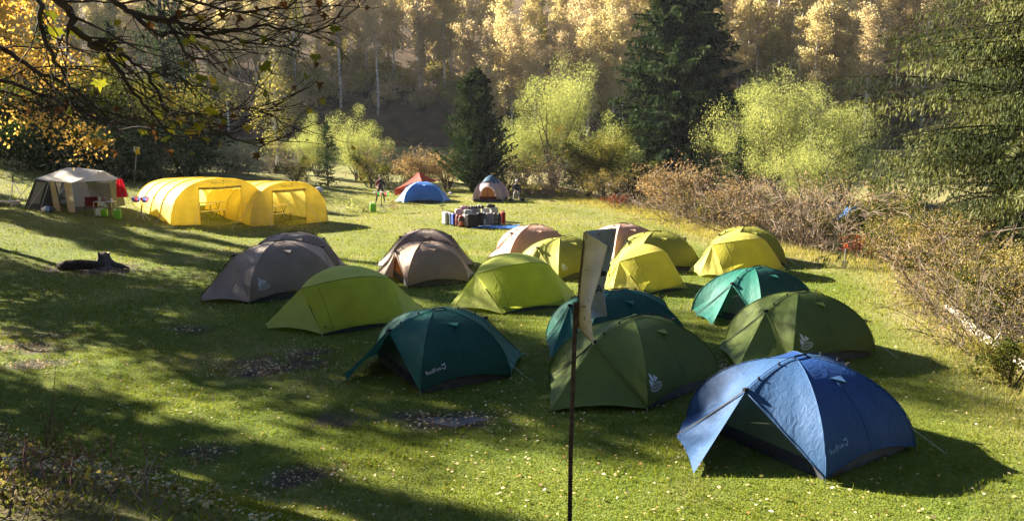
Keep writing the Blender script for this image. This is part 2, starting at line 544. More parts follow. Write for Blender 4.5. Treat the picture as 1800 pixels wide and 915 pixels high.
# tall dry grass along the shrub edge
n = 26000
ty = 12 + 50 * rng.random(n) ** 0.9
tx = np.interp(ty, EDGE_Y, EDGE_X) + rng.normal(0.6, 0.9, n)
tz = ground_h(tx, ty)
th = (0.12 + 0.33 * rng.random(n)) * (0.6 + 0.4 * np.sin(ty * 2.3) ** 2) * np.clip(0.4 + (tx - np.interp(ty, EDGE_Y, EDGE_X) + 1) * 0.4, 0.25, 1.1)
an = rng.random(n) * 6.283
w = 0.006 + 0.006 * rng.random(n)
P0 = np.stack([tx, ty, tz], 1)
U = np.stack([np.cos(an), np.sin(an), 0 * an], 1) * w[:, None]
la = rng.random(n) * 6.283
T = np.stack([np.cos(la) * th * .45, np.sin(la) * th * .45, th], 1)
o = link("dry_grass", mesh_np("dry_grass", np.stack([P0 - U, P0 + U, P0 + T], 1).reshape(-1, 3), np.arange(n * 3), 3, M['grass'], False,
                              np.clip(0.55 + 0.5 * rng.random(n), 0, 1)))
o["kind"] = "stuff"; o["label"] = "tall straw-coloured grass along the foot of the shrubs"


def leaf_quads(C, size, U=None, aspect=0.55, flat=0.0):
    """kite-shaped leaves: C centres, U long axes (random when None)"""
    n = len(C)
    if U is None:
        U = rng.normal(size=(n, 3))
    U = U / (np.linalg.norm(U, axis=1, keepdims=True) + 1e-9)
    W = rng.normal(size=(n, 3))
    if flat:
        W[:, 2] *= (1 - flat)
    W -= (W * U).sum(1, keepdims=True) * U
    W /= (np.linalg.norm(W, axis=1, keepdims=True) + 1e-9)
    s = np.broadcast_to(size, (n,))[:, None]
    a = s * aspect * 0.5
    v = np.stack([C - U * s * 0.5, C + W * a - U * s * 0.05, C + U * s * 0.5, C - W * a - U * s * 0.05], 1)
    return v.reshape(-1, 3)


n = 15000
x, y, d = scatter(n, 6.5, 34, -0.1)
k = rng.random(n) < (0.55 + 0.45 * np.sin(x * 0.8 + 1) * np.sin(y * 0.6)) * np.where(x < 6, 1, 0.35)
xs_, ys_ = [x[k]], [y[k]]
for g, rx, ry in SOIL_W[:12]:
    q = int(330 * rx * ry * 2.2)
    xs_.append(g[0] + rng.normal(0, rx * 0.6, q)); ys_.append(g[1] + rng.normal(0, ry * 1.3, q))
q = 1500
xs_.append(-3.5 - rng.random(q) * 5); ys_.append(5.5 + rng.random(q) * 5)
x = np.concatenate(xs_); y = np.concatenate(ys_)
n = len(x)
z = ground_h(x, y) + 0.018 + 0.03 * rng.random(n) * (1 - soil_mask(x, y))
U = rng.normal(size=(n, 3)); U[:, 2] *= 0.25
lv = leaf_quads(np.stack([x, y, z], 1), 0.034 + 0.045 * rng.random(n) ** 2, U, 0.75, 0.75)
o = link("fallen_leaves", mesh_np("fallen_leaves", lv, np.arange(n * 4), 4, M['litter'], False, rng.random(n)))
o["kind"] = "stuff"; o["label"] = "small pale fallen leaves strewn over the grass"

# wet mud hollow in front of the dark green tent
for (cx_, cy_, rx, ry, nm) in ((798, 737, 0.55, 0.2, "puddle"),):
    g = G(cx_, cy_)
    mb = MB(); pts = [(0, 0, 0)]
    for i in range(28):
        a = i / 28 * 6.2832
        rr = 1 + 0.22 * math.sin(3 * a + cx_) + 0.12 * math.sin(7 * a)
        pts.append((rx * rr * math.cos(a), ry * rr * math.sin(a), 0))
    mb.add(pts, [(0, i + 1, (i + 1) % 28 + 1) for i in range(28)])
    o = mb.build(nm, M['mud'], None, (g[0], g[1], gz(g[0], g[1]) - 0.022))
    o["kind"] = "structure"


# ------------------------------------------------------------------ woody plants
def curve_pts(p0, d0, length, n, droop=0.0, wob=0.12):
    p = np.array(p0, float); d = np.array(d0, float); d /= np.linalg.norm(d)
    pts = [p.copy()]
    st = length / n
    for i in range(n):
        d = d + rng.normal(0, wob, 3) + V(0, 0, -droop)
        d /= np.linalg.norm(d)
        p = p + d * st
        pts.append(p.copy())
    return pts


def taper(r0, r1, n):
    return [r0 + (r1 - r0) * i / n for i in range(n + 1)]


def in_ball(n):
    v = rng.normal(size=(n, 3))
    v /= np.linalg.norm(v, axis=1, keepdims=True)
    return v * rng.random((n, 1)) ** (1 / 2.2)


def leaf_mesh(name, C, size, mat, U=None, aspect=0.6, flat=0.0, rnd=None):
    C = np.asarray(C)
    return mesh_np(name, leaf_quads(C, size, U, aspect, flat), np.arange(len(C) * 4), 4, mat, False,
                   rng.random(len(C)) if rnd is None else rnd)


def birch_proto(mat, h=16.0, n_leaf=4200, leaf=0.27, base=0.28, spread=2.4, weep=0.25, bark='bark_birch', clump=0.75):
    mb = MB()
    lean = rng.normal(0, 0.25, 2)
    tr = [V(lean[0] * (i / 9) ** 2 + rng.normal(0, .05), lean[1] * (i / 9) ** 2, h * i / 9 - 0.3) for i in range(10)]
    mb.tube(tr, taper(0.165, 0.02, 9), 6)
    C, Rn = [], []
    nb = 46
    for i in range(nb):
        f = base + (0.97 - base) * (i + rng.random()) / nb
        k = f * 9
        a = tr[min(int(k), 8)] + (tr[min(int(k), 8) + 1] - tr[min(int(k), 8)]) * (k - int(k))
        prof = (math.sin(math.pi * min(1, (f - base) / (1 - base) * 0.8 + 0.16)) ** 0.8) * (0.7 + 0.6 * rng.random())
        ln = spread * prof
        an = rng.random() * 6.283
        pts = curve_pts(a, V(math.cos(an), math.sin(an), 0.9), ln, 4, weep * 0.55, 0.14)
        mb.tube(pts, taper(0.035, 0.008, 4), 3, cap=False)
        m_ = int(n_leaf / nb * (0.35 + prof))
        tone = rng.random()
        kk = np.minimum(4, (rng.random(m_) ** 0.7 * 4 + 0.999).astype(int))
        off = in_ball(m_) * V(clump, clump, clump * 0.75)
        off[:, 2] -= np.abs(rng.normal(0, weep * 1.3, m_))
        C.append(np.array(pts)[kk] + off)
        Rn.append(np.clip(tone * 0.7 + 0.3 * rng.random(m_), 0, 1))
    C = np.concatenate(C); Rn = np.concatenate(Rn)
    U = rng.normal(size=C.shape); U[:, 2] -= 0.8
    return mb.mesh("birch_trunk", M[bark], True), leaf_mesh("birch_crown", C, leaf * (0.6 + 0.8 * rng.random(len(C))), mat, U, 0.6, rnd=Rn)


def tree_from(proto, name, label, cat, loc, rotz, scale, group=None):
    t = thing(name, label, cat, loc, rotz, group, scale)
    link("trunk", proto[0], t)
    link("crown", proto[1], t)
    return t


def conifer_proto(h, spread, mat, n_whorl=34, per=7, tw=14, leaf=0.22, droop=0.35, hang=0.6, base=0.04, top_pow=0.85, wid=0.26, up=0.0, strand=0.0):
    """spruce: whorls of drooping boughs, each with needle sprays along it and hanging from it"""
    mb = MB()
    tr = [V(rng.normal(0, .02), rng.normal(0, .02), h * i / 8 - 0.3) for i in range(9)]
    mb.tube(tr, taper(h * 0.017, 0.015, 8), 7)
    C, U, S, Rn = [], [], [], []
    for i in range(n_whorl):
        f = base + (1 - base) * (i / n_whorl) ** 0.92
        z = h * f
        L = spread * (1 - f) ** top_pow + 0.12
        for j in range(per):
            an = rng.random() * 6.283
            l = L * (0.5 + 0.62 * rng.random() ** 1.3 + 0.16 * math.sin(3 * an + z * 0.9) + 0.12 * math.sin(2 * an - z * 1.7))
            pts = curve_pts((0, 0, z + rng.normal(0, h * 0.008)), V(math.cos(an), math.sin(an), 0.1 + up + 0.5 * f), l, 6, droop * 0.2, 0.06)
            mb.tube(pts, taper(0.007 + 0.006 * l, 0.004, 6), 3, cap=False)
            tone = rng.random()
            m_ = int(tw * (0.5 + l / spread))
            A_ = np.array(pts)
            kk = (0.10 + 0.89 * rng.random(m_)) * 6
            i0 = kk.astype(int)
            seg = A_[i0 + 1] - A_[i0]
            p = A_[i0] + seg * (kk - i0)[:, None]
            dirr = seg / (np.linalg.norm(seg, axis=1, keepdims=True) + 1e-9)
            side = np.stack([-dirr[:, 1], dirr[:, 0], 0 * dirr[:, 0]], 1) * rng.choice((-1, 1), m_)[:, None]
            s = leaf * (0.6 + 0.9 * rng.random(m_))
            hg = rng.random(m_) < hang
            u1 = V(0, 0, -1) + 0.28 * rng.normal(size=(m_, 3)) + 0.2 * dirr
            u2 = dirr * 0.8 + side * (0.5 + rng.random((m_, 1))) + V(0, 0, -0.2) + 0.2 * rng.normal(size=(m_, 3))
            u = np.where(hg[:, None], u1, u2)
            u /= np.linalg.norm(u, axis=1, keepdims=True)
            if strand:      # twigs hang in long strings below the bough
                sl = np.round(rng.random(m_) * 9) / 9
                ln_ = strand * (0.35 + 0.65 * np.sin(kk * 9 + i * 1.7) ** 2) * rng.random(m_)
                sd = side * (0.25 * np.abs(rng.normal(size=(m_, 1))))
                p = p + np.where(hg[:, None], sd + V(0, 0, -1) * ln_[:, None] + 0.02 * rng.normal(size=(m_, 3)), 0)
            C.append(p + u * (s * 0.45)[:, None]); U.append(u); S.append(s)
            Rn.append(np.clip((0.8 if strand > .6 else 0.55) * tone + (0.2 if strand > .6 else 0.45) * rng.random(m_), 0, 1))
    C, U, S, Rn = [np.concatenate(k_) for k_ in (C, U, S, Rn)]
    return mb.mesh("spruce_trunk", M['bark_dark'], True), leaf_mesh("spruce_crown", C, S, mat, U, wid, rnd=Rn)


def bushy_proto(h, rad, mat, n_leaf, leaf, stems=6, clumps=26, bark='bark_grey', aspect=0.45, low=0.15, upright=0.5, leafy=0.75):
    """many-stemmed shrub or small tree, leaves in clumps at the ends of the limbs"""
    mb = MB()
    C, Rn = [], []
    cl = []
    for i in range(stems):
        an = 6.283 * i / stems + rng.normal(0, .4)
        tilt = rng.random() * 0.75
        pts = curve_pts((rng.normal(0, .12), rng.normal(0, .12), -0.2), V(math.cos(an) * tilt, math.sin(an) * tilt, 1), h * (0.6 + 0.25 * rng.random()), 6, 0, 0.12)
        mb.tube(pts, taper(0.02 + 0.012 * h, 0.02, 6), 5, cap=False)
        for j in range(max(1, clumps // stems)):
            k = 2 + int(rng.random() * 4.99)
            an2 = rng.random() * 6.283
            p2 = curve_pts(pts[min(k, 6)], V(math.cos(an2), math.sin(an2), upright), rad * (0.35 + 0.5 * rng.random()), 4, 0, 0.2)
            mb.tube(p2, taper(0.02, 0.006, 4), 3, cap=False)
            cl.append((p2[-1], p2[2]))
    w = rng.random(len(cl)) + 0.35
    w /= w.sum()
    for (c, c2), wi in zip(cl, w):
        m_ = int(n_leaf * wi)
        r = rad * (0.2 + 0.22 * rng.random())
        off = in_ball(m_) * V(r, r, r * 0.85)
        base = np.where(rng.random((m_, 1)) < leafy, c, c2)
        tone = rng.random()
        P = base + off
        P[:, 2] = np.where(P[:, 2] < low * h * rng.random(m_), low * h + rng.random(m_) * 0.3, P[:, 2])
        C.append(P); Rn.append(np.clip(0.55 * tone + 0.45 * rng.random(m_), 0, 1))
    C = np.concatenate(C)
    U = rng.normal(size=C.shape); U[:, 2] += upright
    return mb.mesh("shrub_stems", M[bark], True), leaf_mesh("shrub_leaves", C, leaf * (0.6 + 0.8 * rng.random(len(C))), mat, U, aspect, rnd=np.concatenate(Rn))


def twiggy_proto(h, rad, mat, n_leaf, leaf, stems=22, bark='twig_pale', sub=9, thick=0.019):
    """bare thicket: arching thin stems with side twigs and a few withered leaves"""
    mb = MB()
    tips = []
    for i in range(stems):
        an = rng.random() * 6.283
        r0 = rad * 0.55 * math.sqrt(rng.random())
        tilt = 0.2 + 0.8 * rng.random()
        pts = curve_pts((r0 * math.cos(an), r0 * math.sin(an), -0.15), V(math.cos(an) * tilt, math.sin(an) * tilt, 1), h * (0.7 + 0.55 * rng.random()), 6, 0.10, 0.16)
        mb.tube(pts, taper(thick, 0.004, 6), 3, cap=False)
        for j in range(sub):
            k = 1 + int(rng.random() * 5)
            d = pts[k + 1] - pts[k]
            d = d / np.linalg.norm(d) + rng.normal(0, 0.8, 3)
            p2 = curve_pts(pts[k], d, h * (0.15 + 0.25 * rng.random()), 3, 0.03, 0.25)
            mb.tube(p2, taper(thick * 0.55, 0.003, 3), 3, cap=False)
            tips += p2[1:]
    tips = np.array(tips)
    idx = rng.integers(0, len(tips), n_leaf)
    C = tips[idx] + rng.normal(0, 0.07, (n_leaf, 3))
    return mb.mesh("thicket_stems", M[bark], False), leaf_mesh("thicket_leaves", C, leaf * (0.6 + 0.8 * rng.random(n_leaf)), mat, None, 0.6)


def shrub_from(proto, name, label, loc, rotz=0.0, scale=1.0, cat="shrub", group=None):
    t = thing(name, label, cat, loc, rotz, group, scale)
    link("stems", proto[0], t)
    link("foliage", proto[1], t)
    return t


def on(x, y, dz=0.0):
    return (x, y, gz(x, y) + dz)


def at_px(px, depth):
    x = (px - 900) / 1400.0 * (depth / math.cos(PITCH)) * 0.985
    return on(x, depth)


# ---- birch wood on the far hillside
gold = [birch_proto(M['birch_gold'], 17.5, 6200, 0.24, 0.20, 1.9, .3), birch_proto(M['birch_gold'], 16, 5200, 0.23, 0.30, 1.6, .3),
        birch_proto(M['birch_brown'], 17, 4600, 0.22, 0.22, 1.7, .3), birch_proto(M['birch_brown'], 18.5, 5000, 0.23, 0.40, 1.9, .3),
        birch_proto(M['birch_green'], 15, 5000, 0.24, 0.16, 1.8, .3), birch_proto(M['birch_gold'], 19, 6800, 0.24, 0.33, 2.1, .3)]
WORDS = ["golden birch in the wood on the far hillside", "brown-leaved birch in the wood on the far hillside", "olive-green birch in the wood on the far hillside"]
KIND = [0, 0, 1, 1, 2, 0]
ZONES = [(-52, "behind the golden tree at far left"), (-38, "behind the bare maple boughs"), (-28, "behind the slender birch"), (-17, "above the left part of the brown bank"), (-7, "above the right part of the brown bank"),
         (3, "above the columnar conifer"), (12, "above the large left willow"), (25, "behind the tall spruce"), (35, "above the gap right of the tall spruce"), (48, "above the right willows"), (999, "behind the drooping spruce")]


def far_label(kind, x, r):
    z = next(w for lim, w in ZONES if x < lim)
    return ["golden", "brown-leaved", "olive-green"][kind] + " birch in the " + ("front row" if r == 0 else "second row" if r == 1 else "upper rows") + " " + z


cnt = 0
for r, (yo, sp) in enumerate(((0.0, 4.8), (3.8, 4.5), (8.0, 4.7), (13, 4.9), (19, 5.2), (26, 5.4))):
    xw = 0.66 * (106 + yo) + 4
    x = -xw + rng.random() * 3
    while x < xw:
        h0 = float(np.interp(x, [-60, -30, -24, -8, 0, 60], [104, 104, 105, 105, 103, 99]))
        yy = h0 + 2.5 + yo + rng.normal(0, 0.9)
        if not (-27 < x < -7 and yy < h0 + 4.2) and not (1.2 < x < 3.6 and r > 3):
            pr = int(rng.choice([0, 1, 2, 3, 4, 5], p=[.24, .16, .18, .16, .1, .16]))
            tree_from(gold[pr], "birch_tree", far_label(KIND[pr], x, r), "tree", on(x, yy), rng.random() * 6.28, 0.82 + 0.36 * rng.random(), "birches of the far wood")
            cnt += 1
        x += sp * (0.75 + 0.6 * rng.random())
print("far birches", cnt)
und = [bushy_proto(4.2, 2.4, M['birch_green'], 1600, 0.26, 5, 22, 'bark_dark', 0.6, 0.05), bushy_proto(3.6, 2.2, M['birch_brown'], 1300, 0.26, 5, 20, 'bark_dark', 0.6, 0.05)]
for i in range(84):
    x = -72 + 144 * (i + rng.random()) / 46 if i < 46 else -31 + 27 * rng.random()
    h0 = float(np.interp(x, [-60, -30, -24, -8, 0, 60], [104, 104, 105, 105, 103, 99]))
    yy = h0 + (1.0 if not -27 < x < -7 else 5.0) + rng.random() * (9 if i < 46 else 14)
    shrub_from(und[i % 2], "shrub", far_label(2 - i % 2, x, 0).replace("birch in the front row", "undergrowth bush among the far birches"), on(x, yy), i * 1.3, 0.7 + 0.6 * rng.random(), "shrub", "undergrowth of the far wood")
# front trees that fill the right-hand slope, further down
for i, (px, dp, pr, sc) in enumerate([(1420, 98, 0, 1.0), (1470, 101, 5, .95), (1395, 102, 1, 1.0), (1510, 97, 3, .95), (900, 100, 3, .9),
                                      (860, 99, 2, 0.95), (985, 98, 2, .85), (1030, 100, 0, .95), (940, 97, 3, .8), (1075, 101, 5, .9)]):
    tree_from(gold[pr], "birch_tree", far_label(KIND[pr], (px - 900) / 14.0, 0).replace("in the front row", "at the very foot of the wood"), "tree", at_px(px, dp), i * 1.3, sc, "birches of the far wood")

# ---- single trees
slim = birch_proto(M['birch_green'], 11.5, 3600, 0.16, 0.2, 1.7, 0.5)
tree_from(slim, "birch_tree", "slender pale birch with drooping twigs behind the yellow tunnel tents", "tree", at_px(490, 74), 0.4, 1.0)

big_sp = conifer_proto(20.0, 8.8, M['spruce_dark'], 48, 13, 150, 0.40, 0.30, 0.42, 0.03, 0.60, 0.36, 0.08, 0.4)
tree_from(big_sp, "spruce_tree", "tall dark green spruce in the middle of the valley", "tree", at_px(1187, 70), 0.7, 1.0)
jun = conifer_proto(8.6, 3.8, M['spruce_dark'], 46, 14, 44, 0.28, 0.1, 0.25, 0.0, 0.72, 0.36, 0.7)
tree_from(jun, "juniper_tree", "dark columnar conifer behind the luggage row", "tree", at_px(838, 58), 0.2, 1.0)
young = conifer_proto(4.6, 1.5, M['spruce'], 24, 7, 12, 0.22, 0.2, 0.3)
tree_from(young, "spruce_tree", "small dark young spruce in front of the pale willow bush", "tree", at_px(577, 61), 0.2, 1.05)
tree_from(young, "spruce_tree", "small spruce between the tall spruce and the right willows", "tree", at_px(1300, 60), 1.2, 1.25)
far_sp = conifer_proto(24, 4.2, M['spruce'], 46, 8, 14, 0.5, 0.4, 0.5, 0.05, 0.85, 0.34)
tree_from(far_sp, "spruce_tree", "tall grey-green spruce behind the bare maple boughs", "tree", at_px(305, 84), 0.2, 1.15)
tree_from(far_sp, "spruce_tree", "dark spruce just right behind the tall central spruce", "tree", at_px(1236, 73), 1.7, (.85, .85, .66))
tree_from(far_sp, "spruce_tree", "shorter spruce at the left shoulder of the tall central spruce", "tree", at_px(1132, 72), 2.9, (.8, .8, .56))
for i, (px, dp, sc, lb) in enumerate([(20, 60, .55, "dark spruce at the left edge behind the cabin tent"), (105, 66, .5, "dark spruce rising right behind the cabin tent"),
                                      (215, 70, .5, "dark spruce behind the tilted white sign"), (345, 66, .36, "low dark spruce left of the brown bush"),
                                      (-60, 64, .7, "dark spruce cut by the left edge of the picture")]):
    tree_from(far_sp, "spruce_tree", lb, "tree", at_px(px, dp), i * 1.1, (sc * 1.35, sc * 1.35, sc))
leafy = bushy_proto(9.5, 4.2, M['leaf_green'], 17000, 0.21, 7, 84, 'bark_dark', 0.65, 0.03, 0.4)
for i, (px, dp, sc, lb) in enumerate([(265, 57, .80, "green and gold dappled tree behind the left tunnel tent"), (165, 60, .85, "dark leafy tree behind the tilted white sign"), (40, 56, .7, "dark leafy tree at the left edge above the meadow slope"),
                                      (330, 61, .72, "dark leafy tree left of the brown bushes"), (100, 58, .75, "dark leafy tree right behind the cabin tent"), (215, 64, .9, "leafy tree between the sign and the tunnel tents"),
                                      (-30, 60, .9, "dark leafy tree cut by the left edge")]):
    tree_from(leafy, "leafy_tree", lb, "tree", at_px(px, dp), i * 2.3 + .5, sc)
dark_b = bushy_proto(3.4, 2.6, M['spruce'], 5200, 0.2, 7, 44, 'bark_dark', 0.6, 0.0)
for i, (px, dp, sc, lb) in enumerate([(60, 52, 1.0, "low dark bush left behind the cabin tent"), (140, 53, 1.05, "low dark bush right behind the cabin tent"), (215, 52, 1.0, "low dark bush between cabin and tunnel tent"),
                                      (285, 53, 1.1, "low dark bush behind the left tunnel tent's crown"), (350, 57, 1.0, "low dark bush left of the brown bushes"), (0, 54, 1.2, "low dark bush at the left edge")]):
    shrub_from(dark_b, "shrub", lb, at_px(px, dp), i * 1.1, sc)

# golden tree whose crown hangs in from the left
near_gold = birch_proto(M['gold_near'], 17.0, 30000, 0.15, 0.26, 6.6, 0.45, 'bark_dark', 1.0)
tree_from(near_gold, "golden_tree", "large tree with glowing orange-yellow leaves hanging in at upper left", "tree", on(-21.8, 31.0), 0.3, 1.0)

# willows
wil = [bushy_proto(6.2, 3.0, M['willow'], 26000, 0.115, 9, 84, 'bark_grey', 0.32, 0.05, 0.9), bushy_proto(8.5, 3.6, M['willow'], 40000, 0.115, 9, 100, 'bark_grey', 0.32, 0.08, 0.9)]
for i, (px, dp, k, sc, lb) in enumerate([
        (632, 66, 0, .92, "pale green willow bush behind the young spruce"), (560, 69, 0, .8, "small pale willow bush left of the young spruce"),
        (975, 64, 1, 1.1, "large pale green willow left of the tall spruce"), (920, 66, 0, 1.0, "lower willow bush beside the columnar conifer"),
        (1060, 66, 0, 1.0, "willow half hidden by the left side of the tall spruce"),
        (1368, 60, 1, 1.22, "bright yellow-green willow right of the tall spruce"), (1478, 58, 1, 1.0, "yellow-green willow next to the drooping spruce"),
        (1300, 63, 0, 1.35, "willow at the right foot of the tall spruce"), (1425, 55, 0, 1.05, "low yellow-green willow above the bare thicket")]):
    tree_from(wil[k], "willow", lb, "tree", at_px(px, dp), i * 0.9, (sc * .78, sc * .78, sc))

# drooping spruce filling the right side
drp = conifer_proto(21.0, 7.2, M['spruce_light'], 64, 12, 330, 0.17, 0.40, 0.68, 0.06, 0.5, 0.24, 0.0, 0.62)
tree_from(drp, "spruce_tree", "big drooping spruce filling the right side of the picture", "tree", on(18.4, 27.5), 0.4, 1.0)
tree_from(drp, "spruce_tree", "drooping spruce cut by the right edge of the picture", "tree", on(21.6, 24.5), 2.4, 0.95)

tree_from(drp, "spruce_tree", "drooping spruce standing behind the big one at the right", "tree", on(22.2, 31.5), 4.0, 0.98)

# ---- shrub belt
tw_tan = twiggy_proto(3.0, 1.7, M['leaf_tan'], 1400, 0.085, 28, 'twig_pale', 11)
tw_bare = twiggy_proto(2.8, 1.6, M['leaf_tan'], 450, 0.08, 36, 'twig_pale', 12)
tw_yel = twiggy_proto(2.4, 1.7, M['leaf_yellow'], 2600, 0.062, 20, 'bark_grey')
tw_brn = twiggy_proto(2.2, 1.9, M['leaf_tan'], 700, 0.07, 44, 'bark_grey', 12, 0.014)
gr_b = bushy_proto(3.0, 1.7, M['leaf_green'], 4200, 0.12, 6, 28, 'bark_dark', 0.6, 0.05)
tan_b = bushy_proto(3.6, 2.0, M['leaf_tan'], 3800, 0.12, 6, 30, 'bark_dark', 0.6, 0.1, 0.5, 0.6)
yel_b = bushy_proto(3.0, 1.8, M['leaf_yellow'], 5200, 0.07, 6, 30, 'bark_grey', 0.6, 0.03)
red_b = bushy_proto(1.4, 0.9, M['leaf_red'], 900, 0.07, 8, 20, 'bark_grey', 0.6, 0.05)
SHRUBS = [
    (430, 63, tw_brn, 1.25, "brown hazy leafless bush behind the right tunnel tent"), (385, 62, tw_brn, 1.15, "brown leafless bush behind the left tunnel tent"),
    (500, 64, tw_brn, 1.2, "brown bush at the foot of the slender birch"), (520, 61, gr_b, .75, "green bush right behind the second tunnel tent"),
    (655, 61, gr_b, 1.0, "green bush behind the standing person"), (735, 60, tan_b, 1.1, "tan-leaved bush behind the red tarp"),
    (785, 61, tan_b, 1.0, "tan bush left of the columnar conifer"), (700, 62, tw_tan, 1.3, "reddish brown bush between the willow and the red tarp"),
    (890, 60, gr_b, 1.2, "dark green bush right of the columnar conifer"), (945, 57, tw_tan, 1.25, "tan thicket behind the seated person"),
    (985, 55, tw_tan, 1.2, "tan twiggy bush right of the seated person"), (1035, 56, leafy, 0.55, "dark-stemmed small tree before the left willow"),
    (1060, 52, yel_b, .85, "yellow-green bush at the meadow edge before the tall spruce"), (1110, 53, gr_b, 1.15, "green bush under the tall spruce"),
    (1085, 47.5, red_b, .8, "small rusty red bush at the meadow corner"), (1135, 47, tw_bare, 1.0, "bare grey bush at the corner of the thicket"),
    (1180, 45, tan_b, 1.05, "orange-tan bush in the thicket below the tall spruce"), (1225, 43, tw_tan, 1.25, "tan twiggy bush rising above the thicket"),
    (1200, 41, tw_yel, .9, "low yellowish twiggy bush behind the olive tents"), (1265, 39.5, tw_bare, 1.15, "bare thorny bush left of the yellow dome tents"),
    (1300, 41, tan_b, .95, "tan leafy bush behind the yellow dome tents"), (1345, 38, tw_bare, 1.2, "bare pale-twigged bush above the yellow dome tents"),
    (1340, 35.5, tw_tan, 1.05, "tan twiggy bush directly behind the last olive tent"), (1390, 36, tw_yel, 1.15, "yellowish twiggy bush right of the olive tents"),
    (1430, 34, tw_bare, 1.25, "tangled bare bush left of the blue tarp"), (1475, 33.5, tw_bare, 1.0, "bare bush below the blue tarp"),
    (1455, 36.5, tw_tan, 1.3, "tall tan twiggy bush left of the drooping spruce"), (1510, 34.5, gr_b, .9, "dark green bush below the drooping spruce"),
    (1522, 30.5, red_b, 1.0, "crimson bush beside the shovel"), (1560, 32, gr_b, .95, "dark bush behind the wooden post"),
    (1600, 27.5, yel_b, .75, "yellow leafed bush right of the wooden post"), (1640, 26.5, yel_b, .9, "yellow-green bush under the drooping spruce"),
    (1660, 23.5, tw_tan, .85, "tan bush behind the upper end of the white log"), (1720, 23, tw_yel, 1.0, "yellow twiggy bush above the white log"),
    (1700, 20.8, tw_brn, .8, "brown tangled bush behind the middle of the white log"), (1770, 20.5, yel_b, .8, "leafy yellow bush near the right edge"),
    (1775, 17.6, tw_brn, .82, "brown tangled bush at the right edge behind the log's lower end"), (1830, 17.8, tw_yel, 1.0, "yellow twiggy bush cut by the right edge"),
    (1810, 15.2, gr_b, .42, "small dark green bush at the right edge in the shade"), (1760, 25.5, tw_bare, 1.2, "pale bare twigs under the drooping spruce at the right edge"),
    (1545, 43, gr_b, 1.35, "dark green bush filling the gap left of the drooping spruce"), (1500, 45, tw_tan, 1.3, "tan twiggy bush behind the blue tarp"), (1590, 40, gr_b, 1.2, "dark green bush deep under the drooping spruce"),
    (1690, 24.2, gr_b, .62, "green bush amid the tan brush above the white log"), (1745, 19.6, gr_b, .5, "low green bush behind the lower part of the white log"), (1655, 29.5, gr_b, .85, "dark green bush under the left side of the drooping spruce"),
    (1795, 21.8, gr_b, .7, "dark green bush at the right edge above the log"), (1290, 40.2, gr_b, .8, "green bush inside the tan thicket behind the yellow tents"), (1405, 37.2, gr_b, .85, "green bush inside the tan thicket left of the blue tarp"),
    (1600, 31, tw_bare, 1.0, "bare bush behind the wooden post"), (1690, 28.5, yel_b, 1.05, "tall yellow bush against the drooping spruce"),
]
for i, (px, dp, pr, sc, lb) in enumerate(SHRUBS):
    shrub_from(pr, "shrub", lb, at_px(px, dp), i * 1.7, sc)
# ---- trees left of the picture: their shade lies across the meadow
def pq(p, q):
    return (0.515 * p + 0.857 * q, 0.857 * p - 0.515 * q)


OFF = [  # place across and along the sun's direction, kind, width, height
    (3.6, -22, 'de', .95, .75, "spruce just left of the view, nearest the camera"), (5.6, -28, 'de', .75, .85, "spruce left of the view above the near bank"), (7.3, -36, 'de', .38, .85, "slim spruce left of the view above the near bank"),
    (11.9, -35, 'bb', 1.0, .95, "full golden tree left of the view beside the lower meadow"), (13.3, -39, 'bb', .95, 1.05, "second full golden tree left of the view beside the lower meadow"), (14.3, -44, 'bb', .5, 1.1, "third full golden tree left of the view beside the lower meadow"),
    (17.9, -50, 'de', .24, .85, "very slim spruce left of the view behind the golden tree"), (18.5, -56, 'de', .26, .95, "slim spruce left of the view at the middle of the meadow"),
    (20.0, -55, 'de', .20, .85, "very slim spruce left of the view at the middle of the meadow"), (21.4, -60, 'de', .22, .85, "slim spruce left of the view near the cabin tent"),
    (10.1, -44, 'bi', .6, .6, "young birch left of the view"), (19.3, -60, 'bi', .9, 1.0, "birch left of the view near the cabin tent"),
]
dense_sp = conifer_proto(24, 4.6, M['spruce'], 46, 11, 26, 0.55, 0.4, 0.5, 0.04, 0.7, 0.36)
bbproto = birch_proto(M['birch_gold'], 17, 9000, 0.24, 0.25, 3.2, 0.3, 'bark_birch', 0.9)
bproto = birch_proto(M['birch_gold'], 17, 2600, 0.2, 0.3, 2.6, 0.3, 'bark_birch')
for i, (p_, q_, k, sw, sc, lb) in enumerate(OFF):
    x, y = pq(p_, q_)
    tree_from({'sp': far_sp, 'de': dense_sp, 'bi': bproto, 'bb': bbproto}[k], "birch_tree" if k in ('bi', 'bb') else "spruce_tree", lb, "tree", on(x, y), i * 1.9, (sw, sw, sc))

SKY_SCREEN = [(-15, -6), (-9, -12), (-2.5, -8), (4, -13), (9, -7), (15, -12), (21, -5), (-21, -13), (27, 3), (-27, 0), (-5, -20), (12, -20), (31, 12)]  # unseen spruces added around the camera to keep sky light off camera-facing sides
for i, (x, y) in enumerate(SKY_SCREEN):
    tree_from(far_sp, "spruce_tree", "unseen spruce added around the viewpoint to block sky light", "tree", on(x, y), i * 1.3, (1.15, 1.15, .95), "unseen spruces added to block sky light")

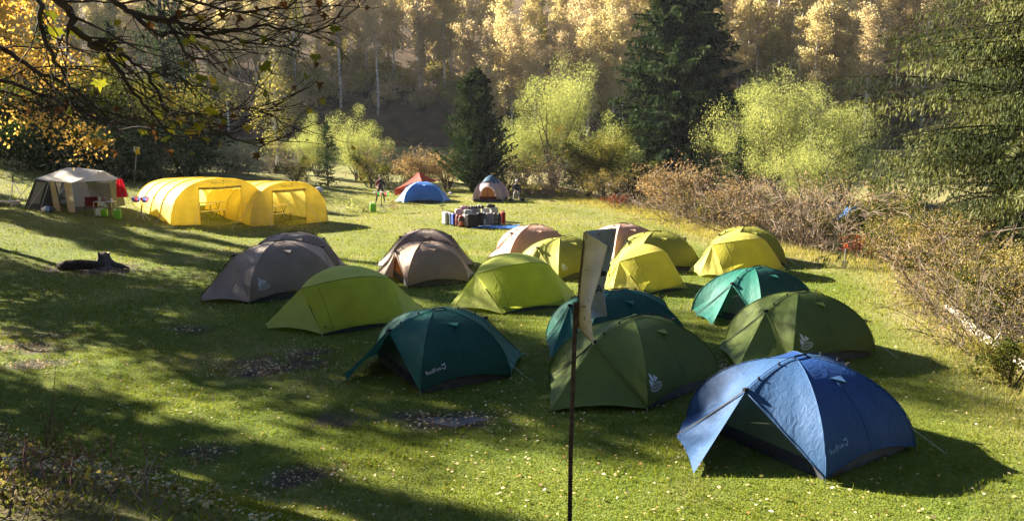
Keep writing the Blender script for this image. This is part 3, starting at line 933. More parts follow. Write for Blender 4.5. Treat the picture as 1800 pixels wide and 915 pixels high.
# PART2
# ------------------------------------------------------------------ writing and emblems
def text_geo(txt):
    cu = bpy.data.curves.new("lettering", 'FONT')
    cu.body = txt
    cu.size = 1.0
    cu.resolution_u = 2
    ob = bpy.data.objects.new("lettering", cu)
    col.objects.link(ob)
    dg = bpy.context.evaluated_depsgraph_get()
    me = bpy.data.meshes.new_from_object(ob.evaluated_get(dg))
    vs = [tuple(v.co) for v in me.vertices]
    fs = [tuple(p.vertices) for p in me.polygons]
    bpy.data.objects.remove(ob)
    bpy.data.curves.remove(cu)
    bpy.data.meshes.remove(me)
    x0 = min(v[0] for v in vs)
    return [(v[0] - x0, v[1]) for v in vs], fs


TXT = {k: text_geo(k) for k in ("RedFox", "VAUDE", "JET", "\u042b", "A")}


def emblem_fox():
    """wordmark followed by a small angular fox-head outline; unit = cap height"""
    vs, fs = [list(v) for v in TXT["RedFox"][0]], list(TXT["RedFox"][1])
    w = max(v[0] for v in vs) + 0.1
    o_ = [(0, .3), (.1, .95), (.45, .72), (.85, .95), (.9, .2), (.45, -.25)]
    i_ = [(.14, .32), (.2, .72), (.46, .55), (.72, .72), (.76, .25), (.45, -.05)]
    b = len(vs)
    vs += [[w + x, y] for x, y in o_] + [[w + x, y] for x, y in i_]
    fs += [(b + k, b + (k + 1) % 6, b + 6 + (k + 1) % 6, b + 6 + k) for k in range(6) if k != 0]
    return vs, fs


def emblem_peak():
    """three pointed leaves over an oval ring with lettering"""
    vs, fs = [], []

    def poly(pts):
        b = len(vs)
        vs.extend([list(p) for p in pts]); fs.append(tuple(range(b, b + len(pts))))
    poly([(0.55, 2.35), (.88, 2.1), (1.2, 1.3), (1.02, .95), (.62, 1.5)])
    poly([(0.28, 1.65), (.92, .95), (.2, .72)])
    poly([(1.32, 1.85), (2.0, 1.2), (1.25, .98)])
    n = 24
    b = len(vs)
    for k in range(n):
        a = 6.2832 * k / n
        vs.append([1.2 + 1.15 * math.cos(a), .35 + .48 * math.sin(a)])
    for k in range(n):
        a = 6.2832 * k / n
        vs.append([1.2 + 1.03 * math.cos(a), .35 + .38 * math.sin(a)])
    fs.extend([(b + k, b + (k + 1) % n, b + n + (k + 1) % n, b + n + k) for k in range(n)])
    t, f = TXT["VAUDE"]
    b = len(vs)
    vs.extend([[.34 + v[0] * .52, .17 + v[1] * .52] for v in t])
    fs.extend([tuple(b + i for i in q) for q in f])
    return vs, fs


EMB = {'fox': emblem_fox(), 'peak': emblem_peak()}


def put_flat(geo, origin, ux, uy, size, mat, parent, name="logo", off=0.012):
    ux = ux / np.linalg.norm(ux)
    uy = uy - ux * np.dot(ux, uy); uy /= np.linalg.norm(uy)
    nn = np.cross(ux, uy)
    vs = [origin + ux * v[0] * size + uy * v[1] * size + nn * off for v in geo[0]]
    mb = MB().add(vs, geo[1])
    return mb.build(name, mat, parent)


# ------------------------------------------------------------------ dome tents
def unit(v):
    return v / (np.linalg.norm(v) + 1e-9)


def dome_tent(label, cx, cy, rot, a, b, h, c, zb, left, right, fly, vest, style='cross', logo=None, logo_mat='print_pale', logo_at=(0.06, 0.13), logo_size=0.11,
              inner='inner_cream', zipper=True, group="dome tents pitched on the meadow", pole_mat='black', vent=True, seam_mat=None, roof=None, name="dome_tent"):
    T = thing(name, label, "tent", on(cx, cy), R(rot), group)
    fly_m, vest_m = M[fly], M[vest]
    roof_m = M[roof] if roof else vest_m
    ph = rng.random(8) * 6.28
    ext = 0.11

    def pole(sx, sy, t, k=1.0):
        th_ = t * math.pi / 2
        q = max(math.cos(th_), 0.0) ** 1.08
        return V(sx * (a * q + ext * (1 - q)) * k, sy * b * q * k, h * k * math.sin(th_) ** 0.96)

    def ridge(sx, k):
        return V(sx * (ext + (c - ext) * k), 0, h + 0.02 - (h + 0.02 - zb) * k ** 1.7)

    def t0(s):
        return 0.03 + 0.075 * math.sin(math.pi * s)

    brow = {-1: V(-c, 0, zb), 1: V(c, 0, zb)}
    corner = lambda sx, sy: pole(sx, sy, 0.025)
    if style == 'cross':
        def side(sy):
            def P(s, t):
                tt = t0(s) + (1 - t0(s)) * t
                s2 = s if sy < 0 else 1 - s
                p_ = pole(-1, sy, tt) * (1 - s2) + pole(1, sy, tt) * s2
                p_[1] += -sy * 0.045 * math.sin(math.pi * s) * math.sin(math.pi * min(1, t * 1.1))
                p_[1] += sy * 0.006 * math.sin(s * 17 + ph[0] + 3 * t) * math.sin(math.pi * s)
                return p_
            return P
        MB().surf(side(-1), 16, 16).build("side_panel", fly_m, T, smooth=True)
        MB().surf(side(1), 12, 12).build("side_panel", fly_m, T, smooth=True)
        for sx in (-1, 1):
            for sy in (-1, 1):
                def P(s, t, sx=sx, sy=sy):
                    kk = t
                    A_, B_ = pole(sx, sy, max(0.025, 1 - kk)), ridge(sx, kk)
                    p_ = A_ * (1 - s) + B_ * s
                    p_ = p_ + V(sx * 0.5, sy * 0.7, 0.15) * (0.012 * math.sin(s * 15 + t * 5 + ph[1]) * math.sin(math.pi * s) * t - 0.03 * math.sin(math.pi * s) * math.sin(math.pi * t) + 0.011 * math.sin(t * 95 + 2.5 * math.sin(t * 11 + ph[3]) + 5 * s) * math.exp(-5 * s) * min(1, s * 12) * math.sin(math.pi * t) ** .5)
                    return p_
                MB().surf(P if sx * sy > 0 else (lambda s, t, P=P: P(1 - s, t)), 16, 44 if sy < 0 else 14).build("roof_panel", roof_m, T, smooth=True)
        for sx, sy in ((-1, -1), (1, -1), (-1, 1), (1, 1)):
            MB().tube([pole(sx, sy, t / 12) * V(1.004, 1.004, 1) + V(0, sy * 0.006, 0.004) for t in range(13)], 0.0085, 5).build("pole_sleeve", M[seam_mat] if seam_mat else roof_m, T, smooth=True)
        rp = []
        for sx in (-1, 1):
            q = [ridge(sx, k / 8) + V(0, 0, 0.03) for k in range(9)]
            rp = q[::-1] + rp if sx < 0 else rp + q
        po = MB().tube(rp, 0.0075, 5).build("ridge_pole", M[pole_mat], T, smooth=True)
        for sx, k in ((-1, .35), (-1, .75), (1, .35), (1, .75)):
            q = ridge(sx, k)
            MB().box(q + V(0, 0, 0.02), (0.022, 0.03, 0.06)).build("clip", M['black'], po)
        MB().box((0, 0, h + 0.035), (0.3, 0.03, 0.018)).build("clip", M['black'], po)
        front = side(-1)
    else:
        def arc(s, sy, up=0.0):
            x_ = -c + 2 * c * s
            w_ = math.sin(math.pi * s)
            return V(x_, sy * 0.62 * b * w_ ** 0.85, zb + (h - 0.13 - zb) * w_ ** 0.9)

        def rdg(s):
            return V(-c + 2 * c * s, 0, zb + (h + 0.02 - zb) * math.sin(math.pi * s) ** 0.85)

        def wall(sy):
            def P(s, t):
                s2 = s if sy < 0 else 1 - s
                bt = V(-a + 2 * a * s2, sy * b, 0.04 + 0.09 * math.sin(math.pi * s2))
                p_ = bt * (1 - t) + arc(s2, sy) * t
                p_[1] += sy * (0.10 * math.sin(math.pi * t) * math.sin(math.pi * s2) ** 0.6)
                p_[1] += sy * 0.010 * math.sin(s * 9 + t * 11 + ph[0]) * math.sin(math.pi * s) * math.sin(math.pi * t)
                p_[2] += 0.05 * math.sin(math.pi * t)
                return p_
            return P
        for sy in (-1, 1):
            MB().surf(wall(sy), 18, 14).build("side_panel", fly_m, T, smooth=True)

            def P(s, t, sy=sy):
                s2 = s if sy < 0 else 1 - s
                p_ = arc(s2, sy) * (1 - t) + rdg(s2) * t
                p_[2] += 0.03 * math.sin(math.pi * t) * math.sin(math.pi * s2)
                return p_
            MB().surf(P, 18, 6).build("roof_panel", roof_m, T, smooth=True)
            MB().tube([arc(k / 16, sy) + V(0, sy * .004, 0.004) for k in range(17)], 0.007, 4).build("seam", M[seam_mat] if seam_mat else roof_m, T, smooth=True)
            w_ = wall(sy)
            s_ = 0.13
            MB().tube([w_(s_ if sy < 0 else 1 - s_, k / 10) + V(0, sy * .008, 0) for k in range(11)], 0.006, 4).build("seam", M[seam_mat] if seam_mat else roof_m, T, smooth=True)
        front = wall(-1)
    # porches at both ends
    for sx, spec in ((-1, left), (1, right)):
        if spec is None:
            continue
        PB = V(spec['pb'][0], spec['pb'][1], 0.07)
        PF = V(spec['pf'][0], spec['pf'][1], 0.04)
        Bq = brow[sx]
        A_, D_ = corner(sx, -1) if style == 'cross' else V(sx * a, -b, 0.04), corner(sx, 1) if style == 'cross' else V(sx * a, b, 0.04)
        flag = spec.get('open', '')

        def tri(P1, P2, sag=0.035, lift=0.09, rip=0.010):
            nn = unit(np.cross(P1 - Bq, P2 - Bq))
            cen = (Bq + P1 + P2) / 3
            if np.dot(nn, cen - V(0, 0, 0.4)) < 0:
                nn = -nn

            def P(s, t):
                p_ = Bq * (1 - t) + (P1 * (1 - s) + P2 * s) * t
                p_ = p_ + nn * (-sag * math.sin(math.pi * s) * math.sin(math.pi * t * 0.9) + rip * math.sin(s * 16 + ph[2] + 2 * t) * t * math.sin(math.pi * s))
                p_[2] += lift * math.sin(math.pi * s) * t ** 5
                return p_
            return P

        def put(P1, P2, nm="porch_panel", **k):
            P = tri(P1, P2, **k)
            return MB().surf(P, 14, 12).build(nm, vest_m, T, smooth=True)
        if 'f' not in flag:
            put(A_, PF)
        else:                                        # door flap tied back
            fl = spec.get('flap', (PF[0] * 0.72, PF[1] + 0.55))
            put(PF, V(fl[0], fl[1], 0.12), "door_flap", lift=0.12, sag=-0.05)
        if np.linalg.norm(PF - PB) > 0.05:
            put(PF, PB)
        put(PB, D_)
        if zipper and style == 'cross':
            q0, q1 = Bq + V(0, 0, .012), PB + V(0, 0, 0.03)
            MB().tube([q0 * (1 - k) + q1 * k + V(0, 0, -0.03 * math.sin(math.pi * k)) + V(sx * .012, 0, .02) for k in (0, .25, .5, .75, 1)], 0.011, 4).build("zip", M['black'], T)
            MB().box(Bq + V(0, 0, 0.03), (0.09, 0.05, 0.05)).build("clip", M['black'], T)
        if style == 'cross':
            q1 = A_ + V(0, -0.006, 0.02)
            q0 = Bq + V(0, -.006, 0)
            MB().tube([q0 * (1 - k / 6) + q1 * (k / 6) + V(sx * .012, -.012, 0) for k in range(7)], 0.008, 4).build("seam", vest_m, T, smooth=True)
        q = (PB + PF) / 2
        d_ = unit(V(q[0], q[1], 0))
        MB().tube([q, q + d_ * .32 + V(0, 0, -.06)], .004, 3).build("guy_line", M['cord_pale'], T)
        for q in (PB, PF):
            d_ = unit(V(q[0], q[1], 0)) * 0.07
            MB().tube([q + d_ + V(0, 0, 0.04), q + d_ * 1.5 + V(0, 0, -0.12)], 0.006, 4).build("peg", M['alloy'], T)
    # inner tent and floor tub
    if inner and style == 'cross':
        for k_, (sx1, sy1, sx2, sy2) in enumerate(((-1, -1, 1, -1), (1, -1, 1, 1), (1, 1, -1, 1), (-1, 1, -1, -1))):
            MB().surf(lambda s, t: pole(sx1, sy1, .09 + .9 * t, .91) * (1 - s) + pole(sx2, sy2, .09 + .9 * t, .91) * s, 6, 8).build("inner_wall", M[inner], T, smooth=True)
    r4 = [V(-a, -b, 0), V(a, -b, 0), V(a, b, 0), V(-a, b, 0)]
    mb = MB()
    low = [q * 0.955 + V(0, 0, 0.004) for q in r4]
    top = [q * 0.915 + V(0, 0, 0.2) for q in r4]
    mb.add(low + top, [(i, (i + 1) % 4, 4 + (i + 1) % 4, 4 + i) for i in range(4)] + [(3, 2, 1, 0)])
    mb.build("groundsheet", M['groundsheet'], T)
    for sx in (-1, 1):
        for sy in (-1, 1):
            q = V(sx * a, sy * b, 0)
            MB().tube([q * 1.0 + V(0, 0, 0.1), q * 1.035 + V(0, 0, -0.1)], 0.008, 4).build("peg", M['alloy'], T)
    # ventilation hood and cord on the near long side
    if vent and style == 'cross':
        q = front(0.55, 0.60)
        e1 = unit(front(0.6, .6) - q); e2 = unit(front(.55, .66) - q); nn = unit(np.cross(e1, e2))
        MB().add([q + e1 * -.13 + e2 * .07 + nn * .01, q + e1 * .13 + e2 * .07 + nn * .01, q - e2 * .12 + nn * .075, q - e2 * .1 + nn * .01],
                 [(0, 2, 1), (0, 3, 2), (1, 2, 3)]).build("vent", roof_m, T)
        q2 = front(0.80, 0.04)
        MB().tube([q - e2 * .12 + nn * .075, (q + q2) / 2 + nn * .03, q2 + nn * .01], 0.004, 3).build("guy_line", M[fly], T)
    for sy in (-1, 1):
        w_ = (side if style == 'cross' else wall)(sy)
        MB().tube([w_(k / 14, 0.004) + V(0, sy * .004, 0) for k in range(15)], 0.007, 4).build("hem", M[seam_mat] if seam_mat else fly_m, T, smooth=True)
    if style == 'cross':
        MB().tube([front(.5, k / 12 * .58) + V(0, -.005, .002) for k in range(13)], 0.0035, 3).build("seam", fly_m, T, smooth=True)
    for sx in (1,):
        q = V(sx * a, -b, .05)
        MB().tube([q + V(-sx * .05, .04, .32), q + V(sx * .30, -.34, -.04)], .0035, 3).build("guy_line", M['cord_pale'], T)
        MB().tube([q + V(sx * .30, -.34, .03), q + V(sx * .33, -.37, -.12)], .006, 4).build("peg", M['alloy'], T)
    if logo:
        s_, t_ = logo_at
        q = front(s_, t_)
        put_flat(EMB[logo], q, front(s_ + .12, t_) - q, front(s_ + .03, t_ + .12) - q, logo_size, M[logo_mat], T)
    return T


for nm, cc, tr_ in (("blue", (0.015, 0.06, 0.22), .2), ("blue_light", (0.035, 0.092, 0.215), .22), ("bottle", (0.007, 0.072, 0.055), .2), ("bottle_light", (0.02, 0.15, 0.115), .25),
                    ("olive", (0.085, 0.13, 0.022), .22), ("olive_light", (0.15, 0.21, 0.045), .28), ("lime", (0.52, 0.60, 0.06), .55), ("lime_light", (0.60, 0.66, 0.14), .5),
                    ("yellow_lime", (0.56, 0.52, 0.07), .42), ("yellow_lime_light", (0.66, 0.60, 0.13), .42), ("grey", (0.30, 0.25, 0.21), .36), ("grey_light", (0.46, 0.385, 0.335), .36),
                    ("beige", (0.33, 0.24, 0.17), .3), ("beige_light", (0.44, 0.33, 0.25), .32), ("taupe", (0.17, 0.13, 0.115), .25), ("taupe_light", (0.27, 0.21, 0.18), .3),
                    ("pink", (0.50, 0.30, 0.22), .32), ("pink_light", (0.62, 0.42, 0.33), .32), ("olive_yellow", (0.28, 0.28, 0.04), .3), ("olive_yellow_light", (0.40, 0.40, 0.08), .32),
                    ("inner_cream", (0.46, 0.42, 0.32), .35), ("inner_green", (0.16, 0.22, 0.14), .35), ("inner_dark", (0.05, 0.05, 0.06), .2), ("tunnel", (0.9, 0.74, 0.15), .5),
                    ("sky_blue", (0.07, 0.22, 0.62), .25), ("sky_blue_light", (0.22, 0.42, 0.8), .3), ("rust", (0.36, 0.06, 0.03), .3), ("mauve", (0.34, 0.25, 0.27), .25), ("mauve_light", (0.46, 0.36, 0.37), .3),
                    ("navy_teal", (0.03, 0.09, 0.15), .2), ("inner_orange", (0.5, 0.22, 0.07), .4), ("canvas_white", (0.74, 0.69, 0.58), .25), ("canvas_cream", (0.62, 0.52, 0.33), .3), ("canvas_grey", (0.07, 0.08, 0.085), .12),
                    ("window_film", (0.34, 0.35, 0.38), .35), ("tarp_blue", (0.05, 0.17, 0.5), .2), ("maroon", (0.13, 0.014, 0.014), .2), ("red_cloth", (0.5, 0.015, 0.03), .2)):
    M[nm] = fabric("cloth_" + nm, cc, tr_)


def tip(x, w=0.12):
    return dict(pb=(x, w), pf=(x, -w))


DT = dome_tent
DT("blue dome tent nearest the camera with its left porch open", 4.74, 12.62, 31.6, 1.10, 1.42, 1.35, 1.26, 1.0,
   dict(pb=(-1.88, .84), pf=(-2.55, -.24), open='f', flap=(-1.55, 0.35)), tip(1.75, .3), 'blue', 'blue_light', logo='fox', logo_mat='sky_blue_light', inner='inner_green', roof='blue_light', pole_mat='blue')
DT("olive green dome tent right behind the rusty sign pole", 2.48, 15.49, 43.0, 1.21, 1.25, 1.31, 1.26, 1.03,
   dict(pb=(-1.35, 1.05), pf=(-2.55, -.1)), tip(1.9, .3), 'olive', 'olive_light', logo='peak', logo_size=.15, logo_at=(.06, .10))
DT("olive green dome tent between the blue tent and the right-hand teal tent", 6.58, 17.69, 24.6, 1.21, 1.08, 1.36, 1.03, .99,
   dict(pb=(-1.74, .66), pf=(-2.3, -.64)), tip(1.7, .3), 'olive', 'olive_light', logo='peak', logo_size=.15, logo_at=(.10, .12))
DT("bottle green dome tent standing alone in the centre foreground, left door open", -1.54, 16.29, 28.6, .98, 1.36, 1.28, 1.10, .95,
   dict(pb=(-2.03, .15), pf=(-2.03, .02), open='f', flap=(-1.98, .12)), tip(1.95), 'bottle', 'bottle_light', logo='fox', inner='inner_green', roof='bottle_light', pole_mat='alloy')
DT("teal green dome tent half hidden behind the rusty sign", 2.44, 18.14, 20.6, 1.3, 1.1, 1.28, 1.2, 1.0,
   dict(pb=(-1.53, .58), pf=(-1.95, -.62)), tip(1.9), 'bottle', 'bottle_light', logo=None)
DT("teal green dome tent with open porch below the yellow dome tents", 6.64, 21.28, 39, 1.3, 1.1, 1.27, 1.07, .94,
   dict(pb=(-1.7, .63), pf=(-2.13, -.21), open='f', flap=(-1.35, .1)), tip(1.9), 'bottle', 'bottle_light', inner='inner_green')
DT("lime green dome tent in front of the grey tents", -4.36, 20.65, 29.5, 1.10, 1.36, 1.40, 1.24, .94, tip(-2.15), tip(2.1), 'lime', 'lime_light', 'wing', seam_mat='olive')
DT("lime green dome tent in front of the beige tents, left of the sign pole", 0.06, 22.58, 27, 1.02, 1.30, 1.40, 1.22, .93, tip(-1.98), tip(2.0), 'lime', 'lime_light', 'wing', seam_mat='olive')
DT("yellow dome tent just right of the rusty sign", 4.12, 24.67, 34.7, .92, 1.05, 1.36, 1.0, .93, tip(-1.55, .3), tip(1.4, .3), 'yellow_lime', 'yellow_lime_light', 'wing', seam_mat='olive_yellow')
DT("yellow dome tent at the right end of the row by the thicket", 7.83, 27.12, 23.5, 1.26, .95, 1.34, 1.15, 1.0, tip(-1.84, .3), tip(1.7, .3), 'yellow_lime', 'yellow_lime_light', 'wing', seam_mat='olive_yellow')
DT("olive dome tent mostly hidden behind the right-hand yellow tent", 8.75, 29.4, 10, 1.05, 1.05, 1.3, 1.1, 1.0, tip(-1.8), tip(1.6), 'olive_yellow', 'olive_yellow_light')
DT("olive yellow dome tent behind the yellow tent beside the sign", 5.15, 28.1, 14, 1.2, 1.09, 1.26, 1.12, .96, tip(-1.8), tip(1.45, .3), 'olive_yellow', 'olive_yellow_light')
DT("pale pink dome tent peeking out right of the rusty sign", 4.17, 29.6, 30, 1.25, 1.1, 1.36, 1.05, .98, tip(-1.9), tip(1.7), 'pink', 'pink_light', logo='fox', logo_at=(.35, .78), logo_mat='print_white', logo_size=.09)
DT("pale pink dome tent left of the rusty sign", 0.84, 30.11, 14, 1.25, 1.1, 1.24, .9, .95, tip(-1.75), tip(1.7), 'pink', 'pink_light', logo='fox', logo_at=(.4, .78), logo_mat='print_white', logo_size=.09)
DT("olive green dome tent overlapping the left pink tent", 1.73, 27.15, 40, 1.2, 1.09, 1.24, 1.15, .97, tip(-1.7), tip(1.7), 'olive_yellow', 'olive_yellow_light', logo='peak', logo_size=.11, logo_at=(.08, .12))
DT("beige dome tent with open left porch in front of the taupe tent", -2.85, 26.08, 22, 1.0, 1.35, 1.22, 1.05, .95,
   dict(pb=(-1.75, .4), pf=(-1.6, -.1), open='f', flap=(-1.2, -.2)), tip(1.6), 'beige', 'beige_light', logo='fox', logo_at=(.42, .74), logo_mat='print_white', logo_size=.09, inner='inner_orange')
DT("taupe dome tent behind the beige tent", -3.11, 28.35, 4, 1.3, 1.15, 1.3, .9, 1.05, tip(-1.7), tip(1.68), 'taupe', 'taupe_light', logo='fox', logo_at=(.42, .78), logo_mat='print_white', logo_size=.09)
DT("dark grey dome tent with its long porch at the left, in front", -7.08, 23.94, 33.8, 1.32, 1.22, 1.55, 1.37, 1.24, tip(-2.36), tip(2.1), 'grey', 'grey_light', logo='peak', logo_size=.15, logo_at=(.10, .10))
DT("dark grey dome tent behind the front grey tent", -7.68, 27.59, 33, 1.3, 1.1, 1.33, 1.13, 1.02, tip(-1.9), tip(1.8), 'grey', 'grey_light', logo='fox', logo_at=(.4, .75), logo_mat='print_white', logo_size=.09)

# tents at the far end of the meadow
g = G(738, 357)
DT("light blue dome tent at the far end of the meadow", g[0] + .1, g[1] + 1.0, 8, 1.25, 1.1, 1.28, 1.0, 1.0, tip(-1.75), tip(1.75), 'sky_blue', 'sky_blue_light', group="tents at the far end of the meadow")
g = G(862, 356)
t6 = DT("mauve dome tent with a round orange doorway at the far end", g[0], g[1] + 1.2, 80, 1.15, 0.98, 1.45, .9, 1.2, None, tip(1.7), 'mauve', 'mauve_light', inner=None, group="tents at the far end of the meadow", vent=False)


def round_door(s, t):          # hooped porch in front of the mauve tent
    an_ = math.pi * s
    r_ = 1 - .0 * t
    return V(-.75 - .75 * (1 - t) * math.sin(an_) ** .5 * 0.6 - 0.0, -1.0 * math.cos(an_) * (0.55 + .45 * t), (1.02 + .25 * t) * math.sin(an_) ** .8 + 0.02)


MB().surf(round_door, 16, 5).build("porch_panel", M['mauve_light'], t6, smooth=True)
mb = MB(); pts = [(-0.95, -.5 * math.cos(math.pi * k / 14), 0.98 * math.sin(math.pi * k / 14) ** .8) for k in range(15)]
mb.add(pts, [tuple(range(14, -1, -1))]); mb.build("inner_door", M['inner_orange'], t6)
MB().surf(lambda s, t: V(-1.0 - .02 * math.sin(math.pi * s), -.5 + 1.0 * s, .36 * t), 6, 3).build("door_sill", M['maroon'], t6)
MB().tube([(-.985, .02, .36), (-.985, .0, .95)], .012, 4).build("zip", M['maroon'], t6)
MB().surf(lambda s, t: V(-.8 + 1.5 * s, -.55 + 1.1 * t, 1.36 + .3 * math.sin(math.pi * s) * (0.6 + 0.4 * math.sin(math.pi * t)) - .35 * (2 * t - 1) ** 2), 10, 8).build("roof_cover", M['navy_teal'], t6, smooth=True)

# red tarp shelter behind the light blue tent
g = G(722, 352)
tt = thing("tarp_shelter", "rust red tarp shelter sagging behind the light blue tent", "tarp", (g[0], g[1] + 3.2, gz(g[0], g[1] + 3.2)), 0.05)
pk, la_, ra_, fa, ba = V(.2, 0, 1.62), V(-1.5, -.2, .40), V(1.6, .1, 1.0), V(.5, -1.0, .95), V(.3, 1.2, .9)
for P1, P2 in ((la_, fa), (fa, ra_), (ra_, ba), (ba, la_)):
    MB().surf(lambda s, t: pk * (1 - t) + (P1 * (1 - s) + P2 * s) * t + V(0, 0, -.12 * math.sin(math.pi * t) - .06 * math.sin(math.pi * s) * t), 8, 8).build("tarp_panel", M['rust'], tt, smooth=True)
MB().surf(lambda s, t: la_ * (1 - s) + V(.1, -.9, 1.0) * s + V(.0, 0, -(.42 + .25 * s) * t), 6, 4).build("tarp_panel", M['rust'], tt, smooth=True)
MB().tube([pk + V(0, 0, -1.95), pk], .018, 5).build("pole", M['alloy'], tt)
for q in (la_, ra_, fa, ba):
    MB().tube([q, V(q[0] * 1.6, q[1] * 1.6, 0)], .005, 3).build("guy_line", M['cord_pale'], tt)


# ------------------------------------------------------------------ yellow tunnel tents
def tunnel_tent(label, cx, cy, rot, W, Hh, L, rear):
    T = thing("tunnel_tent", label, "tent", on(cx, cy), R(rot), "yellow tunnel tents at the left")
    z0 = 0
    nh = 5

    def hoop(k, s, puff=0.0):
        an_ = math.pi * s
        sc = 1 - (1 - rear) * k ** 1.6
        x_ = -W / 2 * sc * math.copysign(abs(math.cos(an_)) ** 0.82, math.cos(an_))
        z_ = Hh * (1 - (1 - rear) * 0.75 * k ** 1.6) * math.sin(an_) ** 0.80
        return V(x_ * (1 + puff), L * k, z_ * (1 + puff) + z0)
    for i in range(nh - 1):
        def P(s, t, i=i):
            k = (i + t) / (nh - 1)
            return hoop(k, s, -0.03 * math.sin(math.pi * t))
        MB().surf(P, 26, 6).build("roof_panel", M['tunnel'], T, smooth=True)
    for i in range(nh):
        MB().tube([hoop(i / (nh - 1), s / 24, .004) for s in range(25)], 0.028, 5).build("hoop", M['tunnel'], T, smooth=True)
    # rear wall bulges out
    MB().surf(lambda s, t: hoop(1, s) * V(t, 1, t) + V(0, .45 * (1 - t * t), 0), 24, 6).build("rear_wall", M['tunnel'], T, smooth=True)
    # front wall with a wide doorway
    dw, dh = W * 0.215, Hh * 0.80

    def fwall(s, t):
        q = hoop(0, s)
        ang = math.pi * s
        dx_, dz_ = -math.cos(ang), math.sin(ang)
        kx = dw / max(abs(dx_), 1e-6); kz = dh / max(dz_, 1e-6)
        k = min(kx, kz)
        d_ = V(dx_ * k, 0, min(dz_ * k, dh))
        p_ = d_ * (1 - t) + q * t
        p_[1] -= 0.05 * math.sin(math.pi * t)
        return p_
    MB().surf(fwall, 40, 5).build("front_wall", M['tunnel'], T, smooth=False)
    MB().tube([(-dw, -.07, dh + .03), (0, -.08, dh + 0.0), (dw, -.07, dh + .03)], 0.06, 7).build("rolled_door", M['tunnel'], T, smooth=True)
    for k in (-.85, -.3, .3, .85):
        MB().tube([(dw * k, -.07, dh + .085), (dw * k, -.135, dh), (dw * k, -.07, dh - .085)], .012, 4).build("tie", M['maroon'], T)
    for s in (-1, 1):
        MB().tube([(s * dw, -.02, 0), (s * dw, -.03, dh)], .018, 4).build("door_edge", M['tunnel'], T)
        MB().tube([(s * dw * 1.05, -.08, dh * .62), (s * dw * 1.5, -.55, 0.0)], .012, 3).build("guy_line", M['cord_pale'], T)
        for k in (0, .5, 1):
            q = hoop(k, .22 if s < 0 else .78)
            MB().tube([q, q * V(1, 1, 0) + V(s * 1.5, 0, 0)], .009, 3).build("guy_line", M['cord_pale'], T)
    MB().add([hoop(0, 0) + V(0, -.01, .01), hoop(0, 1) + V(0, -.01, .01), hoop(1, 1) + V(0, 0, .01), hoop(1, 0) + V(0, 0, .01)], [(0, 1, 2, 3)]).build("groundsheet", M['olive_yellow'], T)
    put_flat(EMB['fox'], V(-.42, -.02, Hh * .90), V(1, 0, 0), V(0, .05, 1), .16, M['olive_yellow'], T, off=0.03)
    return T


tunnel_tent("yellow tunnel tent at the left with its doorway rolled up", -13.9, 37.9, 44, 4.8, 2.2, 6.0, .82)
tunnel_tent("yellow tunnel tent partly behind the other one, shady inside", -11.1, 39.6, 46, 4.3, 2.15, 5.6, .82)


def folding_table(label, loc, rz, L=1.8):
    t = thing("folding_table", label, "table", loc, rz)
    for k in (-.2, 0, .2):
        MB().box((0, k, .72), (L, .18, .025)).build("board", M['post_wood'], t)
    for s in (-1, 1):
        MB().tube([(s * L * .36, -.3, 0), (s * L * .36, .25, .7)], .014, 5).build("leg", M['black'], t)
        MB().tube([(s * L * .36, .3, 0), (s * L * .36, -.25, .7)], .014, 5).build("leg", M['black'], t)
    MB().tube([(-L * .36, 0, .36), (L * .36, 0, .36)], .01, 4).build("stretcher", M['black'], t)
    return t


def bench(label, loc, rz, L=1.8):
    t = thing("bench", label, "bench", loc, rz)
    MB().box((0, 0, .44), (L, .28, .025), bev=.006).build("seat", M['post_wood'], t)
    for s in (-1, 1):
        for q in (-1, 1):
            MB().tube([(s * L * .38, q * .14, 0), (s * L * .38, -q * .1, .43)], .012, 5).build("leg", M['black'], t)
    return t


ax = V(-math.sin(R(44)), math.cos(R(44)), 0)
for nm, (cx_, cy_) in (("left", (-13.9, 37.9)), ("right", (-11.1, 39.6))):
    q = V(cx_, cy_, 0) + ax * 1.9
    folding_table("folding table inside the %s yellow tunnel tent" % nm, on(q[0], q[1], .02), R(44), 1.9)
    q2 = q - ax * .75
    bench("bench before the table inside the %s yellow tunnel tent" % nm, on(q2[0], q2[1], .02), R(44), 1.7)
    q2 = q + ax * .8
    bench("bench behind the table inside the %s yellow tunnel tent" % nm, on(q2[0], q2[1], .02), R(44), 1.7)

# ------------------------------------------------------------------ cabin tent with white roof
g = G(108, 372)
ct = thing("cabin_tent", "grey and cream cabin tent with white awning roof at the left", "tent", (g[0], g[1], gz(g[0], g[1])), 0.0)
E1, E2, E3 = V(-1.05, 0, 1.52), V(-.40, -.05, 1.42), V(.72, -.25, 1.36)
Rr1, Rr2, Rr3 = V(-.35, 1.5, 1.95), V(.10, 1.5, 1.93), V(1.55, 1.2, 1.80)
W3 = V(2.35, 1.0, 1.42)
B1, B2, B3, B4, B5 = V(-1.85, 0.1, 0), V(-.9, -.1, 0), V(.05, -.1, 0), V(.80, -.3, 0), V(1.62, 1.6, 0)
Bk1, Bk2 = V(-1.9, 2.9, 0), V(1.6, 2.9, 0)
Ek1, Ek2 = V(-1.0, 2.8, 1.5), V(1.5, 2.6, 1.4)


def quad(name, a_, b_, c_, d_, mat, sag=0.03, n=8):
    nn = unit(np.cross(b_ - a_, d_ - a_))
    return MB().surf(lambda s, t: (a_ * (1 - s) + b_ * s) * (1 - t) + (d_ * (1 - s) + c_ * s) * t - nn * sag * math.sin(math.pi * s) * math.sin(math.pi * t), n, n).build(name, M[mat], ct, smooth=True)


